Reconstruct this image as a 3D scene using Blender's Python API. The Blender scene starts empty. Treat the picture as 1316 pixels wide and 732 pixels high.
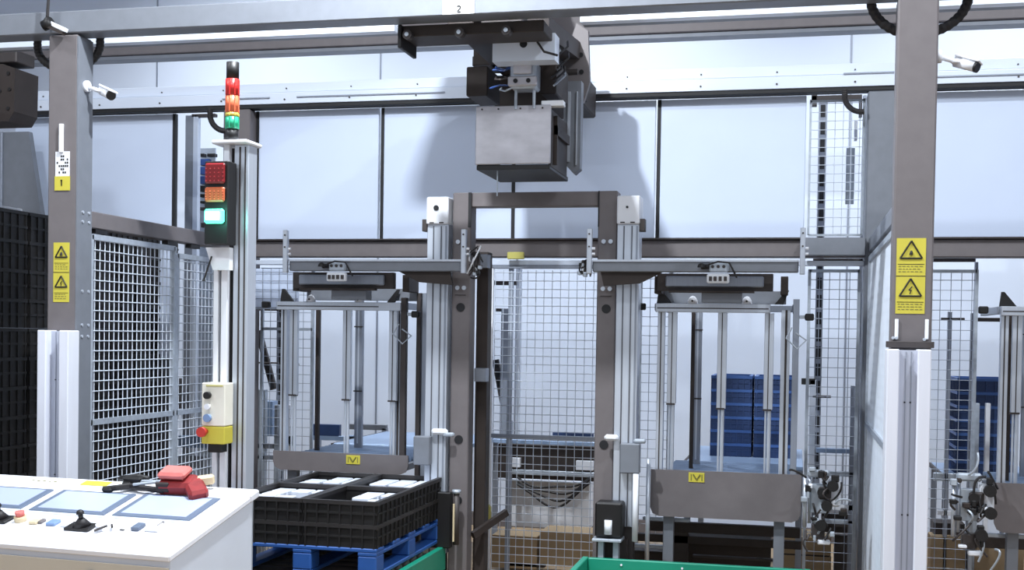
import bpy, bmesh, math, random
from mathutils import Vector, Matrix
random.seed(7)
# ------------------------------------------------------------------ camera
SC = bpy.context.scene
F, PX0, PY0 = 1601.3, -16.45, 100.1
YAW, PIT, ROL = math.radians(13.388), math.radians(-1.277), math.radians(.879)
EYE = Vector((0, 0, 1.7))
fw = Vector((-math.sin(YAW)*math.cos(PIT), math.cos(YAW)*math.cos(PIT), math.sin(PIT)))
r0 = Vector((math.cos(YAW), math.sin(YAW), 0)); u0 = r0.cross(fw)
rt = r0*math.cos(ROL) + u0*math.sin(ROL); up = -r0*math.sin(ROL) + u0*math.cos(ROL)
cd = bpy.data.cameras.new('camera'); cam = bpy.data.objects.new('camera', cd)
SC.collection.objects.link(cam)
cam.matrix_world = Matrix(((rt.x, up.x, -fw.x, EYE.x), (rt.y, up.y, -fw.y, EYE.y), (rt.z, up.z, -fw.z, EYE.z), (0, 0, 0, 1)))
cd.sensor_width = 36; cd.lens = 36*F/1316; cd.shift_x = -PX0/1316; cd.shift_y = PY0/1316
cd.clip_start = .05; cd.clip_end = 100
SC.camera = cam
# ------------------------------------------------------------------ world, lights, exposure
w = bpy.data.worlds.new('world'); SC.world = w; w.use_nodes = True
w.node_tree.nodes['Background'].inputs[0].default_value = (.80, .88, 1, 1)
w.node_tree.nodes['Background'].inputs[1].default_value = .52
SC.view_settings.view_transform = 'Standard'; SC.view_settings.look = 'None'
SC.view_settings.gamma = 1; SC.view_settings.exposure = 0.38
def lamp(x, y, z, sx, sy, power, col=(.88, .94, 1), aim=None, spread=180):
    l = bpy.data.lights.new('ceiling_lamp', 'AREA'); l.shape = 'RECTANGLE'; l.size = sx; l.size_y = sy
    l.energy = power; l.color = col; l.spread = math.radians(spread)
    o = bpy.data.objects.new('ceiling_lamp', l); SC.collection.objects.link(o); o.location = (x, y, z)
    if aim: o.rotation_euler = (Vector(aim) - Vector((x, y, z))).to_track_quat('-Z', 'Y').to_euler()
    return o
for x in (-5.2, -1.9, 1.4):
    lamp(x, 2.2, 5.6, 1.4, .25, 60)
lamp(-1.85, 4.9, 4.75, .1, .1, 200)
lamp(1.9, 4.6, 5.6, .15, .15, 130)
lamp(-5.0, 4.6, 5.6, .3, .3, 50)
for x in (-4.8, -1.6, 1.6):
    lamp(x, 8.7, 5.9, 1.4, .25, 46, aim=(x, 10.8, .8), spread=95)
# ------------------------------------------------------------------ materials
def lin(c):
    c = c/255
    return c/12.92 if c <= .04045 else ((c+.055)/1.055)**2.4
MATS = {}
def mat(name, rgb, rough=.5, metal=0, var=.06, scale=8, stretch=(1, 1, 1), bump=0, emit=0, spec=None, alpha=None):
    m = bpy.data.materials.new(name); m.use_nodes = True; n = m.node_tree; b = n.nodes['Principled BSDF']
    c = [lin(v) for v in rgb]
    tc = n.nodes.new('ShaderNodeTexCoord'); mp = n.nodes.new('ShaderNodeMapping'); mp.inputs['Scale'].default_value = stretch
    nz = n.nodes.new('ShaderNodeTexNoise'); nz.inputs['Scale'].default_value = scale; nz.inputs['Detail'].default_value = 5
    n.links.new(tc.outputs['Object'], mp.inputs[0]); n.links.new(mp.outputs[0], nz.inputs[0])
    mx = n.nodes.new('ShaderNodeMix'); mx.data_type = 'RGBA'
    mx.inputs[6].default_value = (*[v*(1-var*2.2) for v in c], 1); mx.inputs[7].default_value = (*[min(1, v*(1+var*2.2)) for v in c], 1)
    n.links.new(nz.outputs[0], mx.inputs[0]); n.links.new(mx.outputs[2], b.inputs['Base Color'])
    b.inputs['Roughness'].default_value = rough; b.inputs['Metallic'].default_value = metal
    if spec is not None: b.inputs['Specular IOR Level'].default_value = spec
    if bump:
        bp = n.nodes.new('ShaderNodeBump'); bp.inputs['Strength'].default_value = bump; bp.inputs['Distance'].default_value = .01
        n.links.new(nz.outputs[0], bp.inputs['Height']); n.links.new(bp.outputs[0], b.inputs['Normal'])
    if emit:
        b.inputs['Emission Color'].default_value = (*c, 1); b.inputs['Emission Strength'].default_value = emit
    if alpha is not None: b.inputs['Alpha'].default_value = alpha
    MATS[name] = m
    return m
mat('wall_paint', (214, 222, 236), .55, 0, .02, 2, bump=.05)
mat('panel_white', (206, 217, 238), .35, 0, .02, 3)
mat('seam_black', (20, 20, 24), .6)
mat('floor_wood', (150, 128, 100), .6, 0, .15, 3, (1, 6, 1), .1)
mat('steel_grey', (112, 106, 107), .5, .15, .06, 14)
mat('steel_blue', (120, 124, 132), .45, .2, .06, 14)
mat('steel_dark', (64, 58, 57), .55, .2, .12, 12)
mat('steel_brown', (52, 44, 41), .6, .2, .15, 10)
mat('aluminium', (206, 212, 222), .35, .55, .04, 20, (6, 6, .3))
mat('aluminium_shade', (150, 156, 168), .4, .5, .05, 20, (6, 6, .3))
mat('galvanised', (178, 186, 196), .4, .4, .12, 30)
mat('brushed_plate', (186, 184, 190), .42, .45, .16, 7, (1, 1, 2), .03)
mat('rail_white', (216, 224, 238), .35, .1, .04, 6, (.3, 1, 1))
mat('wire_light', (214, 222, 234), .4, .15, .05)
mat('wire_grey', (160, 168, 182), .45, .4, .05)
mat('white_cover', (218, 220, 230), .45, 0, .03, 6, (4, 4, .4))
mat('cover_groove', (184, 188, 202), .45, .1, .06, 9, (6, 6, .4))
mat('black_plastic', (18, 16, 17), .5, 0, .2, 10)
mat('black_crate', (20, 18, 18), .55, 0, .25, 12)
mat('black_crate_light', (40, 37, 37), .5, 0, .2, 12)
mat('black_rubber', (34, 31, 32), .6, 0, .15, 30)
mat('blue_pallet', (38, 82, 150), .45, 0, .12, 6)
mat('blue_crate', (40, 62, 104), .5, 0, .15, 9)
mat('blue_crate_rim', (58, 92, 150), .5, 0, .12, 9)
mat('green_paint', (20, 140, 112), .4, 0, .06, 6)
mat('white_paint', (232, 234, 240), .4, 0, .02, 6)
mat('console_white', (240, 241, 248), .4, 0, .015, 5)
mat('console_side', (214, 220, 232), .45, 0, .03, 5)
mat('console_beige', (196, 186, 170), .5, 0, .04, 5)
mat('screen_frame', (96, 108, 128), .45, 0, .08, 6)
mat('screen_glass', (168, 178, 208), .2, 0, .04, 3, emit=.08)
mat('yellow_label', (196, 184, 66), .5, 0, .04, 12)
mat('yellow_dim', (186, 178, 96), .5, 0, .05, 12)
mat('label_white', (232, 234, 240), .5, 0, .03, 20)
mat('ink_black', (24, 22, 14), .6)
mat('ink_grey', (120, 116, 56), .6)
mat('red_lens', (128, 26, 30), .3, 0, .15, 40)
mat('amber_lens', (196, 98, 62), .3, 0, .12, 40)
mat('red_tower', (196, 44, 40), .3, 0, .1, 40)
mat('orange_tower', (222, 110, 74), .3, 0, .1, 40)
mat('yellow_tower', (206, 186, 84), .3, 0, .1, 40)
mat('green_tower', (40, 158, 118), .3, 0, .1, 40)
mat('green_lit', (90, 255, 210), .3, 0, .02, 40, emit=1.6)
mat('lamp_core', (225, 255, 250), .3, 0, .0, 40, emit=2.2)
mat('red_button', (188, 52, 44), .4)
mat('red_cloth', (134, 36, 38), .6, 0, .25, 18, bump=.2)
mat('pink_cloth', (206, 112, 106), .6, 0, .12, 18)
mat('blue_button', (120, 146, 186), .4)
mat('beige_button', (214, 196, 160), .5)
mat('cream', (232, 228, 214), .5)
mat('roller_blue', (150, 172, 202), .35, .3, .06, 10)
mat('box_board', (158, 136, 106), .7, 0, .12, 6)
mat('pack_white', (214, 220, 232), .5, 0, .06, 20)
mat('blue_label', (44, 72, 130), .5)
# ------------------------------------------------------------------ mesh helpers
COL = SC.collection
WL = {}
def at(px, py, X=None, Y=None, Z=None):
    d = fw + rt*((px-658-PX0)/F) + up*((366+PY0-py)/F)
    t = X/d.x if X is not None else (Y/d.y if Y is not None else (Z-1.7)/d.z)
    return EYE + d*t
def span(a, b, c, d, Y):
    """real x0,x1,z0,z1 of something seen in the photo at depth Y"""
    mx, my = (a+c)/2, (b+d)/2
    return at(a, my, Y=Y).x, at(c, my, Y=Y).x, at(mx, d, Y=Y).z, at(mx, b, Y=Y).z
class MB:
    def __init__(s): s.v = []; s.f = []; s.M = None
    def add(s, vs, fs):
        o = len(s.v)
        s.v += [tuple(s.M @ Vector(v)) if s.M else tuple(v) for v in vs]
        s.f += [tuple(i+o for i in f) for f in fs]; return s
    def box(s, x0, x1, y0, y1, z0, z1, c=0):
        if x0 > x1: x0, x1 = x1, x0
        if y0 > y1: y0, y1 = y1, y0
        if z0 > z1: z0, z1 = z1, z0
        c = min(c, (x1-x0)*.45, (y1-y0)*.45, (z1-z0)*.45)
        if c <= 0:
            return s.add([(x, y, z) for x in (x0, x1) for y in (y0, y1) for z in (z0, z1)],
                         [(0, 1, 3, 2), (4, 6, 7, 5), (0, 4, 5, 1), (2, 3, 7, 6), (0, 2, 6, 4), (1, 5, 7, 3)])
        bm = bmesh.new(); bmesh.ops.create_cube(bm, size=1)
        for v in bm.verts: v.co = (x0+(v.co.x+.5)*(x1-x0), y0+(v.co.y+.5)*(y1-y0), z0+(v.co.z+.5)*(z1-z0))
        bmesh.ops.bevel(bm, geom=bm.edges[:], offset=c, segments=1, affect='EDGES')
        bm.verts.index_update()
        s.add([v.co.copy() for v in bm.verts], [tuple(v.index for v in f.verts) for f in bm.faces]); bm.free(); return s
    def rod(s, p, q, r, n=10, r2=None, caps=True):
        p, q = Vector(p), Vector(q); d = (q-p)
        if d.length < 1e-6: return s
        d.normalize(); a = d.orthogonal().normalized(); b = d.cross(a); r2 = r if r2 is None else r2
        if n == 4: a, b = (a+b).normalized(), (b-a).normalized()
        vs = []
        for k in range(n):
            t = 2*math.pi*k/n; e = a*math.cos(t)+b*math.sin(t)
            vs += [p+e*r, q+e*r2]
        fs = [(2*k, 2*((k+1) % n), 2*((k+1) % n)+1, 2*k+1) for k in range(n)]
        if caps: fs += [tuple(2*k for k in range(n))[::-1], tuple(2*k+1 for k in range(n))]
        return s.add(vs, fs)
    def beam(s, p, q, w, h, upv=(0, 0, 1)):
        p, q = Vector(p), Vector(q); d = (q-p).normalized(); a = d.cross(Vector(upv)).normalized()*w/2; b = a.cross(d).normalized()*h/2
        return s.add([p+a+b, p-a+b, p-a-b, p+a-b, q+a+b, q-a+b, q-a-b, q+a-b],
                     [(0, 1, 2, 3), (7, 6, 5, 4), (0, 4, 5, 1), (1, 5, 6, 2), (2, 6, 7, 3), (3, 7, 4, 0)])
    def prism(s, pts, y0, y1):          # pts in x,z ; extruded along y
        n = len(pts)
        vs = [(x, y0, z) for x, z in pts] + [(x, y1, z) for x, z in pts]
        return s.add(vs, [tuple(range(n)), tuple(range(2*n-1, n-1, -1))] + [(k, k+n, (k+1) % n+n, (k+1) % n) for k in range(n)])
    def tube(s, pts, r, n=8, corr=0):
        pts = [Vector(p) for p in pts]; rings = []
        prev = None
        for i, p in enumerate(pts):
            d = (pts[min(i+1, len(pts)-1)] - pts[max(i-1, 0)]).normalized()
            a = d.orthogonal().normalized() if prev is None else (prev - d*prev.dot(d)).normalized()
            prev = a; b = d.cross(a); rr = r*(1+corr*(i % 2))
            rings.append([p + (a*math.cos(2*math.pi*k/n)+b*math.sin(2*math.pi*k/n))*rr for k in range(n)])
        vs = [v for g in rings for v in g]
        fs = [(i*n+k, i*n+(k+1) % n, (i+1)*n+(k+1) % n, (i+1)*n+k) for i in range(len(pts)-1) for k in range(n)]
        fs += [tuple(range(n))[::-1], tuple((len(pts)-1)*n+k for k in range(n))]
        return s.add(vs, fs)
    def dome(s, c, r, h, n=12, m=4):
        c = Vector(c); vs = []; fs = []
        for j in range(m):
            t = j/m*math.pi/2
            vs += [c+Vector((r*math.cos(t)*math.cos(2*math.pi*k/n), r*math.cos(t)*math.sin(2*math.pi*k/n), h*math.sin(t))) for k in range(n)]
        vs.append(c+Vector((0, 0, h)))
        for j in range(m-1): fs += [(j*n+k, j*n+(k+1) % n, (j+1)*n+(k+1) % n, (j+1)*n+k) for k in range(n)]
        fs += [((m-1)*n+k, (m-1)*n+(k+1) % n, m*n) for k in range(n)]; fs.append(tuple(range(n))[::-1])
        return s.add(vs, fs)
    def build(s, name, m, parent=None, kind=None, label=None, smooth=False):
        off = WL.get(parent.name, Vector()) if parent else Vector()
        me = bpy.data.meshes.new(name)
        if not parent and s.v:
            xs = [v[0] for v in s.v]; ys = [v[1] for v in s.v]; zs = [v[2] for v in s.v]
            off = Vector(((min(xs)+max(xs))/2, (min(ys)+max(ys))/2, min(zs)))
        me.from_pydata([Vector(v)-off for v in s.v], [], s.f)
        bm = bmesh.new(); bm.from_mesh(me); bmesh.ops.recalc_face_normals(bm, faces=bm.faces[:]); bm.to_mesh(me); bm.free()
        me.materials.append(MATS[m]); 
        if smooth:
            for p in me.polygons: p.use_smooth = len(p.vertices) <= 4
        o = bpy.data.objects.new(name, me); COL.objects.link(o)
        if parent: o.parent = parent; WL[o.name] = off
        else: o.location = off; WL[o.name] = off
        if kind: o['kind'] = kind
        if label: o['label'] = label
        return o
def tag(o, label, cat, group=None):
    o['label'] = label; o['category'] = cat
    if group: o['group'] = group
    return o
def thing(name, label, cat, loc=(0, 0, 0), group=None):
    o = bpy.data.objects.new(name, None); COL.objects.link(o); o.empty_display_size = .1
    o.location = loc; WL[o.name] = Vector(loc); return tag(o, label, cat, group)
def bx(name, m, parent, *a, c=.002, **k): return MB().box(*a, c=c).build(name, m, parent, **k)
def copy_tree(o, parent=None):
    c = o.copy(); COL.objects.link(c); c.parent = parent
    for ch in list(o.children): copy_tree(ch, c)
    return c
def copy_to(o, d, label, group=None):
    c = copy_tree(o); c.location = o.location + Vector(d); c['label'] = label
    if group: c['group'] = group
    return c
# stroke digits / glyph bits built as thin raised ink
def ink_tri(mb, cx, cz, s, y, t):        # warning triangle outline
    P = [(cx, cz+s*.58), (cx-s*.6, cz-s*.42), (cx+s*.6, cz-s*.42)]
    for i in range(3):
        a, b = P[i], P[(i+1) % 3]
        mb.beam((a[0], y, a[1]), (b[0], y, b[1]), .0012, t, (0, 1, 0)) if False else mb.rod((a[0], y, a[1]), (b[0], y, b[1]), t/2, 6)
def bolt_sym(mb, cx, cz, s, y):          # lightning sign
    pts = [(cx+.15*s, cz+.35*s), (cx-.15*s, cz+.02*s), (cx+.08*s, cz+.02*s), (cx-.05*s, cz-.34*s)]
    for a, b in zip(pts[:-1], pts[1:]): mb.rod((a[0], y, a[1]), (b[0], y, b[1]), s*.05, 5)
# ------------------------------------------------------------------ setting
def struct(name, m, *a):
    o = MB().box(*a).build(name, m); o['kind'] = 'structure'; return o
struct('floor', 'floor_wood', -10, 7, -1, 10.9, -.1, 0)
struct('wall_back', 'wall_paint', -10, 7, 10.8, 11, 0, 6.2)
struct('wall_left', 'wall_paint', -10.2, -10, -1, 11, 0, 6.2)
struct('wall_right', 'wall_paint', 7, 7.2, -1, 11, 0, 6.2)
struct('ceiling', 'wall_paint', -10.2, 7.2, -1, 11, 6.2, 6.4)
struct('baseboard_back', 'steel_grey', -10, 7, 10.76, 10.8, 0, .12)
for i, x in enumerate((-8.2, -5.95, -3.72, -2.42, .4, 2.7)):
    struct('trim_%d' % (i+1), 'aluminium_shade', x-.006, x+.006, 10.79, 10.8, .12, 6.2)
# ------------------------------------------------------------------ gantry columns
def hollow_holes(mb, x, y, z, r=.016): mb.rod((x, y, z), (x, y-.004, z), r, 14)
# front left
def column(name, label, x0, x1, y0, y1, z1, m='steel_grey', z0=0):
    t = thing(name, label, 'column', ((x0+x1)/2, (y0+y1)/2, z0))
    bx('post', m, t, x0, x1, y0, y1, z0+.02, z1, c=.008)
    bx('base_plate', 'steel_dark', t, x0-.05, x1+.05, y0-.05, y1+.05, z0, z0+.02)
    return t
cl = column('gantry_column', 'grey steel gantry column at left, carrying two tags and white lower cover', -3.886, -3.712, 5.9, 6.04, 3.25)
cr = column('gantry_column', 'grey steel gantry column at right with big yellow warning stickers, foremost', .417, .592, 5.9, 6.04, 3.25)
rl = column('gantry_column', 'rear grey column behind the signal light pole', -3.9, -3.70, 8.0, 8.2, 3.235)
rr = column('gantry_column', 'rear grey column just left behind the big right column', .40, .58, 8.0, 8.2, 3.235, 'steel_blue')
def sleeve(par, x0, x1, z1, y0=5.74):
    y1 = 5.895; w = x1-x0
    s = MB().box(x0, x0+w*.28, y0, y1, .03, z1, .004).box(x1-w*.30, x1, y0, y1, .03, z1, .004).build('post_cover', 'white_cover', par, label='white vertical post cover')
    g = MB().box(x0+w*.28, x1-w*.30, y0+.05, y1, .03, z1-.004, 0).build('cover_groove', 'cover_groove', s)
    b = MB()
    for z in (.45, .93, 1.43):
        for dx in (-.012, .012): b.rod(((x0+x1)/2+dx, y0+.05, z), ((x0+x1)/2+dx, y0+.046, z), .004, 8)
    b.build('screw', 'black_plastic', s)
    MB().box(x0+w*.44, x0+w*.45, y0+.046, y0+.05, .03, z1-.01).box(x0+w*.56, x0+w*.58, y0+.046, y0+.05, .03, z1-.01).build('groove_line', 'aluminium_shade', s)
sleeve(cl, at(47, 515, Y=5.79).x, at(87, 515, Y=5.79).x, 1.69, 5.79)
sleeve(cr, at(1138, 560, Y=5.74).x, at(1195, 560, Y=5.74).x, 1.665)
bx('top_flange', 'steel_dark', cr, .395, .60, 5.86, 5.9, 1.672, 1.70)
def warn(par, x0, x1, z0, z1, y):
    zm = (z0+z1)/2; p = MB().box(x0, x1, y-.002, y, z0, z1).build('warning_sticker', 'yellow_label', par, label='yellow warning sticker with two black triangles')
    mb = MB(); g = MB(); s = (x1-x0)*.78; cx = (x0+x1)/2
    for zb in (zm, z0):
        h = (z1-z0)/2
        ink_tri(mb, cx, zb+h*.66, s*.8, y-.003, .008)
        mb.box(x0+.006, x1-.006, y-.0028, y-.002, zb+h*.30, zb+h*.315)
        for k in range(3):
            xx = x0+.01
            while xx < x1-.02:
                L = random.uniform(.008, .018); g.box(xx, min(xx+L, x1-.01), y-.0028, y-.002, zb+h*(.10+.07*k), zb+h*(.10+.07*k)+.004); xx += L+.005
    mb.box(x0, x1, y-.0028, y-.002, zm-.002, zm+.001)
    bolt_sym(mb, cx, z0+(z1-z0)/2*.62, s*.5, y-.003)
    mb.dome((cx, y-.003, zm+(z1-z0)/2*.56), .008, .02)
    mb.build('warning_symbol', 'ink_black', p); g.build('warning_text', 'ink_grey', p)
warn(cl, -3.846, -3.752, 1.84, 2.155, 5.9)
warn(cr, .433, .559, 1.825, 2.165, 5.9)
p = MB().box(-3.838, -3.755, 5.897, 5.9, 2.505, 2.635).build('tag_plate', 'label_white', cl, label='white printed tag')
q = MB()
for i in range(6):
    for j in range(6):
        if random.random() < .5: q.box(-3.83+i*.012, -3.822+i*.012, 5.8955, 5.897, 2.52+j*.017, 2.53+j*.017)
q.build('tag_print', 'ink_black', p)
p = MB().box(-3.842, -3.752, 5.896, 5.9, 2.43, 2.505).build('number_plate', 'yellow_label', cl, label='yellow number tag')
MB().box(-3.802, -3.796, 5.894, 5.896, 2.455, 2.485).box(-3.805, -3.796, 5.894, 5.896, 2.48, 2.486).build('number_print', 'ink_black', p)
bx('conduit', 'label_white', cl, -3.812, -3.79, 5.885, 5.9, 2.63, 2.78)
MB().box(-3.716, -3.708, 5.9, 6.04, .02, 3.24).build('side_edge', 'steel_blue', cl)
g = MB()
for z in (2.27, 2.32, 1.66, 1.72, 1.9):
    g.rod((-3.712, 5.95, z), (-3.702, 5.95, z), .008, 8); g.rod((-3.712, 6.01, z), (-3.702, 6.01, z), .008, 8)
g.build('bolt', 'aluminium', cl)
g = MB()
for x in (.44, .57): g.box(x-.008, x+.008, 5.893, 5.9, 1.71, 1.80, .002)
g.build('edge_strip', 'label_white', cr)
g = MB()
for x, z in ((.425, 1.715), (.44, 1.715), (.56, 1.71)): g.rod((x, 5.9, z), (x, 5.888, z), .007, 8)
g.build('bolt', 'aluminium', cr)
# ------------------------------------------------------------------ front beam + rail
t = thing('front_beam', 'long grey overhead steel beam across the top, nearest the camera', 'beam', (-1.5, 5.97, 3.258))
bx('beam_body', 'steel_blue', t, -6, 3, 5.9, 6.04, 3.258, 3.375, c=.006)
lp = MB().box(-1.715, -1.555, 5.894, 5.9, 3.262, 3.36).build('number_label', 'label_white', t, label='white label with the number 2')
n = MB()
cx, cz, y = -1.632, 3.284, 5.892
P = [(cx-.009, cz+.012), (cx-.003, cz+.018), (cx+.006, cz+.016), (cx+.008, cz+.008), (cx-.009, cz-.012), (cx+.01, cz-.012)]
for a, b in zip(P[:-1], P[1:]): n.rod((a[0], y, a[1]), (b[0], y, b[1]), .0028, 5)
n.build('number', 'ink_black', lp)
t = thing('running_rail', 'bright white running rail under front beam, left of the crane', 'rail', (-4, 6.3, 3.25))
bx('rail_body', 'rail_white', t, -6, -2.09, 6.28, 6.34, at(320, 48, Y=6.28).z, at(320, 39, Y=6.28).z); bx('rail_flange', 'steel_blue', t, -6, -2.09, 6.345, 6.42, 3.30, 3.34)
t = thing('running_rail', 'bright white running rail under front beam, right of the crane', 'rail', (1, 6.3, 3.25))
bx('rail_body', 'rail_white', t, -1.10, 3, 6.28, 6.34, at(760, 28, Y=6.28).z, at(760, 19, Y=6.28).z); bx('rail_flange', 'steel_blue', t, -1.10, 3, 6.345, 6.42, 3.30, 3.34)
# rear crane beam and rail
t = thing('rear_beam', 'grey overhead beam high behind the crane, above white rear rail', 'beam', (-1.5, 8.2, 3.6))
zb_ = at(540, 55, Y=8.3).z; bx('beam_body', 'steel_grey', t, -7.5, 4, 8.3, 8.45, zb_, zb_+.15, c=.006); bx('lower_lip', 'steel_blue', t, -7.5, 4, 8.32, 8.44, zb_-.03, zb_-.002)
t = thing('rear_rail', 'white ribbed guide rail running above the wall panels', 'rail', (-1.5, 8.1, 3.25))
bx('upper_strip', 'rail_white', t, -7.5, 4, 8.02, 8.1, 3.345, 3.41); bx('lower_strip', 'rail_white', t, -7.5, 4, 7.99, 8.1, 3.262, 3.338)
bx('shadow_gap', 'seam_black', t, -7.5, 4, 8.03, 8.09, 3.338, 3.345); bx('black_seal', 'seam_black', t, -7.5, 4, 8.0, 8.1, 3.236, 3.262)
g = MB()
x = -7.2
while x < 3.8:
    g.rod((x, 7.99, 3.29), (x, 7.984, 3.29), .006, 8); g.rod((x, 8.02, 3.37), (x, 8.013, 3.37), .005, 8); x += .47
g.build('screw', 'steel_dark', t)
for a, b, z in ((-3.35, -2.3, 3.30), (-3.9, -3.55, 3.30), (.25, .55, 3.337), (.62, 1.5, 3.30)): MB().box(a, b, 7.98, 7.99, z, z+.008).build('cover_slot', 'aluminium_shade', t)
# crossbeam
t = thing('crossbeam', 'horizontal grey crossbeam under the white wall panels', 'beam', (-1.5, 8.1, 2.215))
bx('beam_body', 'steel_grey', t, -3.70, .40, 8.02, 8.14, 2.215, 2.325, c=.006); bx('top_lip', 'steel_dark', t, -3.70, .40, 7.99, 8.14, 2.325, 2.336)
bx('white_strip', 'rail_white', t, -3.70, .40, 8.04, 8.12, 2.165, 2.195)
t = thing('crossbeam', 'horizontal grey crossbeam to the right of the foremost right column', 'beam', (1.5, 8.1, 2.215))
bx('beam_body', 'steel_grey', t, .58, 3.6, 8.02, 8.14, 2.215, 2.325, c=.006); bx('top_lip', 'steel_dark', t, .58, 3.6, 7.99, 8.14, 2.325, 2.336)
t = thing('crossbeam', 'short grey crossbeam bridging the slotted gap beside rear right column', 'beam', (.2, 7.97, 2.24))
bx('beam_body', 'steel_blue', t, .02, .40, 7.93, 7.985, 2.22, 2.33, c=.004)
# panels
seams = [(-2.77, -1.85, 'second white wall panel from left, pale shadow across it'), (-1.85, -.90, 'white wall panel directly behind the hanging steel box'),
         (-.89, .045, 'clean white wall panel right of the crane'), (-3.69, -2.785, 'white wall panel just right of the signal tower')]
names = ['white wall panel ending left at the seam behind left lift arm', 'white wall panel directly behind hanging steel box and portal frame',
         'clean white wall panel between crane and slotted gap', 'white wall panel just right of the signal tower']
for (a, b, _), nm in zip(seams, names):
    t = thing('wall_panel', nm, 'panel', ((a+b)/2, 8.13, 2.34), 'white wall panels')
    bx('panel_sheet', 'panel_white', t, a+.012, b-.012, 8.1, 8.13, 2.342, 3.236, c=.004)
    MB().box(a-.012, a+.012, 8.105, 8.14, 2.342, 3.236).build('seal_strip', 'seam_black', t)
for a, b, nm in [(-4.99, -4.33, 'white wall panel between left column and slotted gap'), (-5.62, -5.0, 'white wall panel left of the left column'),
                 (.60, 2.1, 'white wall panel right of the foremost right column'), (2.11, 3.6, 'white wall panel beyond the right edge')]:
    if a > 2: continue
    t = thing('wall_panel', nm, 'panel', ((a+b)/2, 8.13, 2.34), 'white wall panels')
    bx('panel_sheet', 'panel_white', t, a+.012, b-.012, 8.1, 8.13, 1.5 if a < 0 else 2.342, 3.236, c=.004)
    MB().box(b-.011, b+.012, 8.105, 8.14, 1.5 if a < 0 else 2.342, 3.236).build('seal_strip', 'seam_black', t)
# ------------------------------------------------------------------ fences
def mesh_wires(p, q, z0, z1, hp, vp, r, name='wire_mesh', m='wire_light', parent=None):
    p, q = Vector(p), Vector(q); L = (q-p).length; d = (q-p)/L; n = d.cross(Vector((0, 0, 1)))*r*1.6; mb = MB()
    k = 0
    while k*hp <= L: a = p+d*k*hp; mb.rod((a.x, a.y, z0), (a.x, a.y, z1), r, 4, caps=False); k += 1
    z = z0
    while z <= z1: mb.rod((p.x+n.x, p.y+n.y, z), (q.x+n.x, q.y+n.y, z), r, 4, caps=False); z += vp
    return mb.build(name, m, parent, kind='stuff')
def fence(label, p, q, z0, z1, hp, vp, r=.0028, fr=.022, mids=(), m='wire_light', fm='galvanised', posts=True, name='mesh_fence'):
    P, Q = Vector((*p, 0)), Vector((*q, 0))
    t = thing(name, label, 'fence', ((P+Q)/2).to_tuple()[:2]+(0,))
    mesh_wires(P, Q, z0, z1, hp, vp, r, m=m, parent=t)
    d = (Q-P).normalized()
    for e in (P, Q): MB().beam((e.x, e.y, 0 if posts else z0), (e.x, e.y, z1+.01), fr, fr, d).build('frame_post', fm, t)
    for z in (z0, z1)+tuple(mids):
        MB().beam((P.x, P.y, z), (Q.x, Q.y, z), fr, fr).build('frame_rail', fm, t)
    return t
# side fence left, x = -3.72
t = thing('side_beam', 'grey beam running back from left column to the rear column', 'beam', (-3.72, 7, 2.24))
bx('beam_body', 'steel_grey', t, -3.80, -3.714, 6.042, 7.998, 2.245, 2.335, c=.005)
g = MB()
for y in (6.1, 6.9, 7.2, 7.8): g.box(-3.76, -3.72, y, y+.12, 2.22, 2.243)
g.build('clamp', 'black_plastic', t)
f1 = fence('nearer wire mesh fence panel between left column and its mid post', (-3.73, 6.06), (-3.73, 6.99), .15, 2.20, .05, .055, .0032, .03, (1.19,))
f2 = fence('farther wire mesh fence panel, between mid post and rear left column', (-3.73, 7.02), (-3.73, 7.96), .15, 2.16, .05, .055, .0028, .03, (1.19,))
# side fence right
t = thing('side_beam', 'grey beam running back from right column, seen end on', 'beam', (.45, 7, 2.24))
bx('beam_body', 'steel_blue', t, .424, .51, 6.042, 7.998, 2.245, 2.335, c=.005)
f3 = fence('wire mesh side fence seen nearly edge on beside the right column', (.435, 6.06), (.435, 7.96), .1, 2.20, .05, .055, .0028, .03, (1.19,))
# rear fences
def rear_fence(label, x0, x1, z0=.1, z1=2.14, m='wire_grey', vp=.062, hp=.062, mids=(), Y=8.2, fr=.02):
    return fence(label, (x0, Y), (x1, Y), z0, z1, hp, vp, .0022, fr, mids, m)
rear_fence('rear mesh fence panel between signal pole and left magazine', -3.68, -3.30, mids=(1.72,))
rear_fence('narrow rear mesh strip right of the portal column', -1.0, -.80)
rear_fence('rear mesh fence panel right of the blue crate magazine', .075, .38)
rear_fence('rear mesh fence panel right of the foremost right column', .62, 1.08)
fence('upper wire mesh closing the gap above short crossbeam, right', (.06, 8.12), (.385, 8.12), 2.36, 3.2, .05, .055, .0022, .014, (), 'wire_light', posts=False)
# small white mesh guard with rounded corner behind left arm
t = thing('mesh_guard', 'small pale guard sheet beside the left lift arm end', 'guard', (-3.3, 8.0, 1.7))
x0, x1, z0, z1 = span(328, 345, 384, 395, 7.9)
bx('guard_sheet', 'panel_white', t, x0, x1, 7.9, 7.91, z0, z1, c=.004); mesh_wires((x0, 7.89, 0), (x1, 7.89, 0), z0, z1, .06, .06, .0025, m='wire_grey', parent=t)
MB().box(x0-.005, x1+.005, 7.88, 7.90, z0-.012, z0).box(x0-.012, x0, 7.88, 7.90, 0, z1).build('frame_rail', 'aluminium_shade', t)
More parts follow.
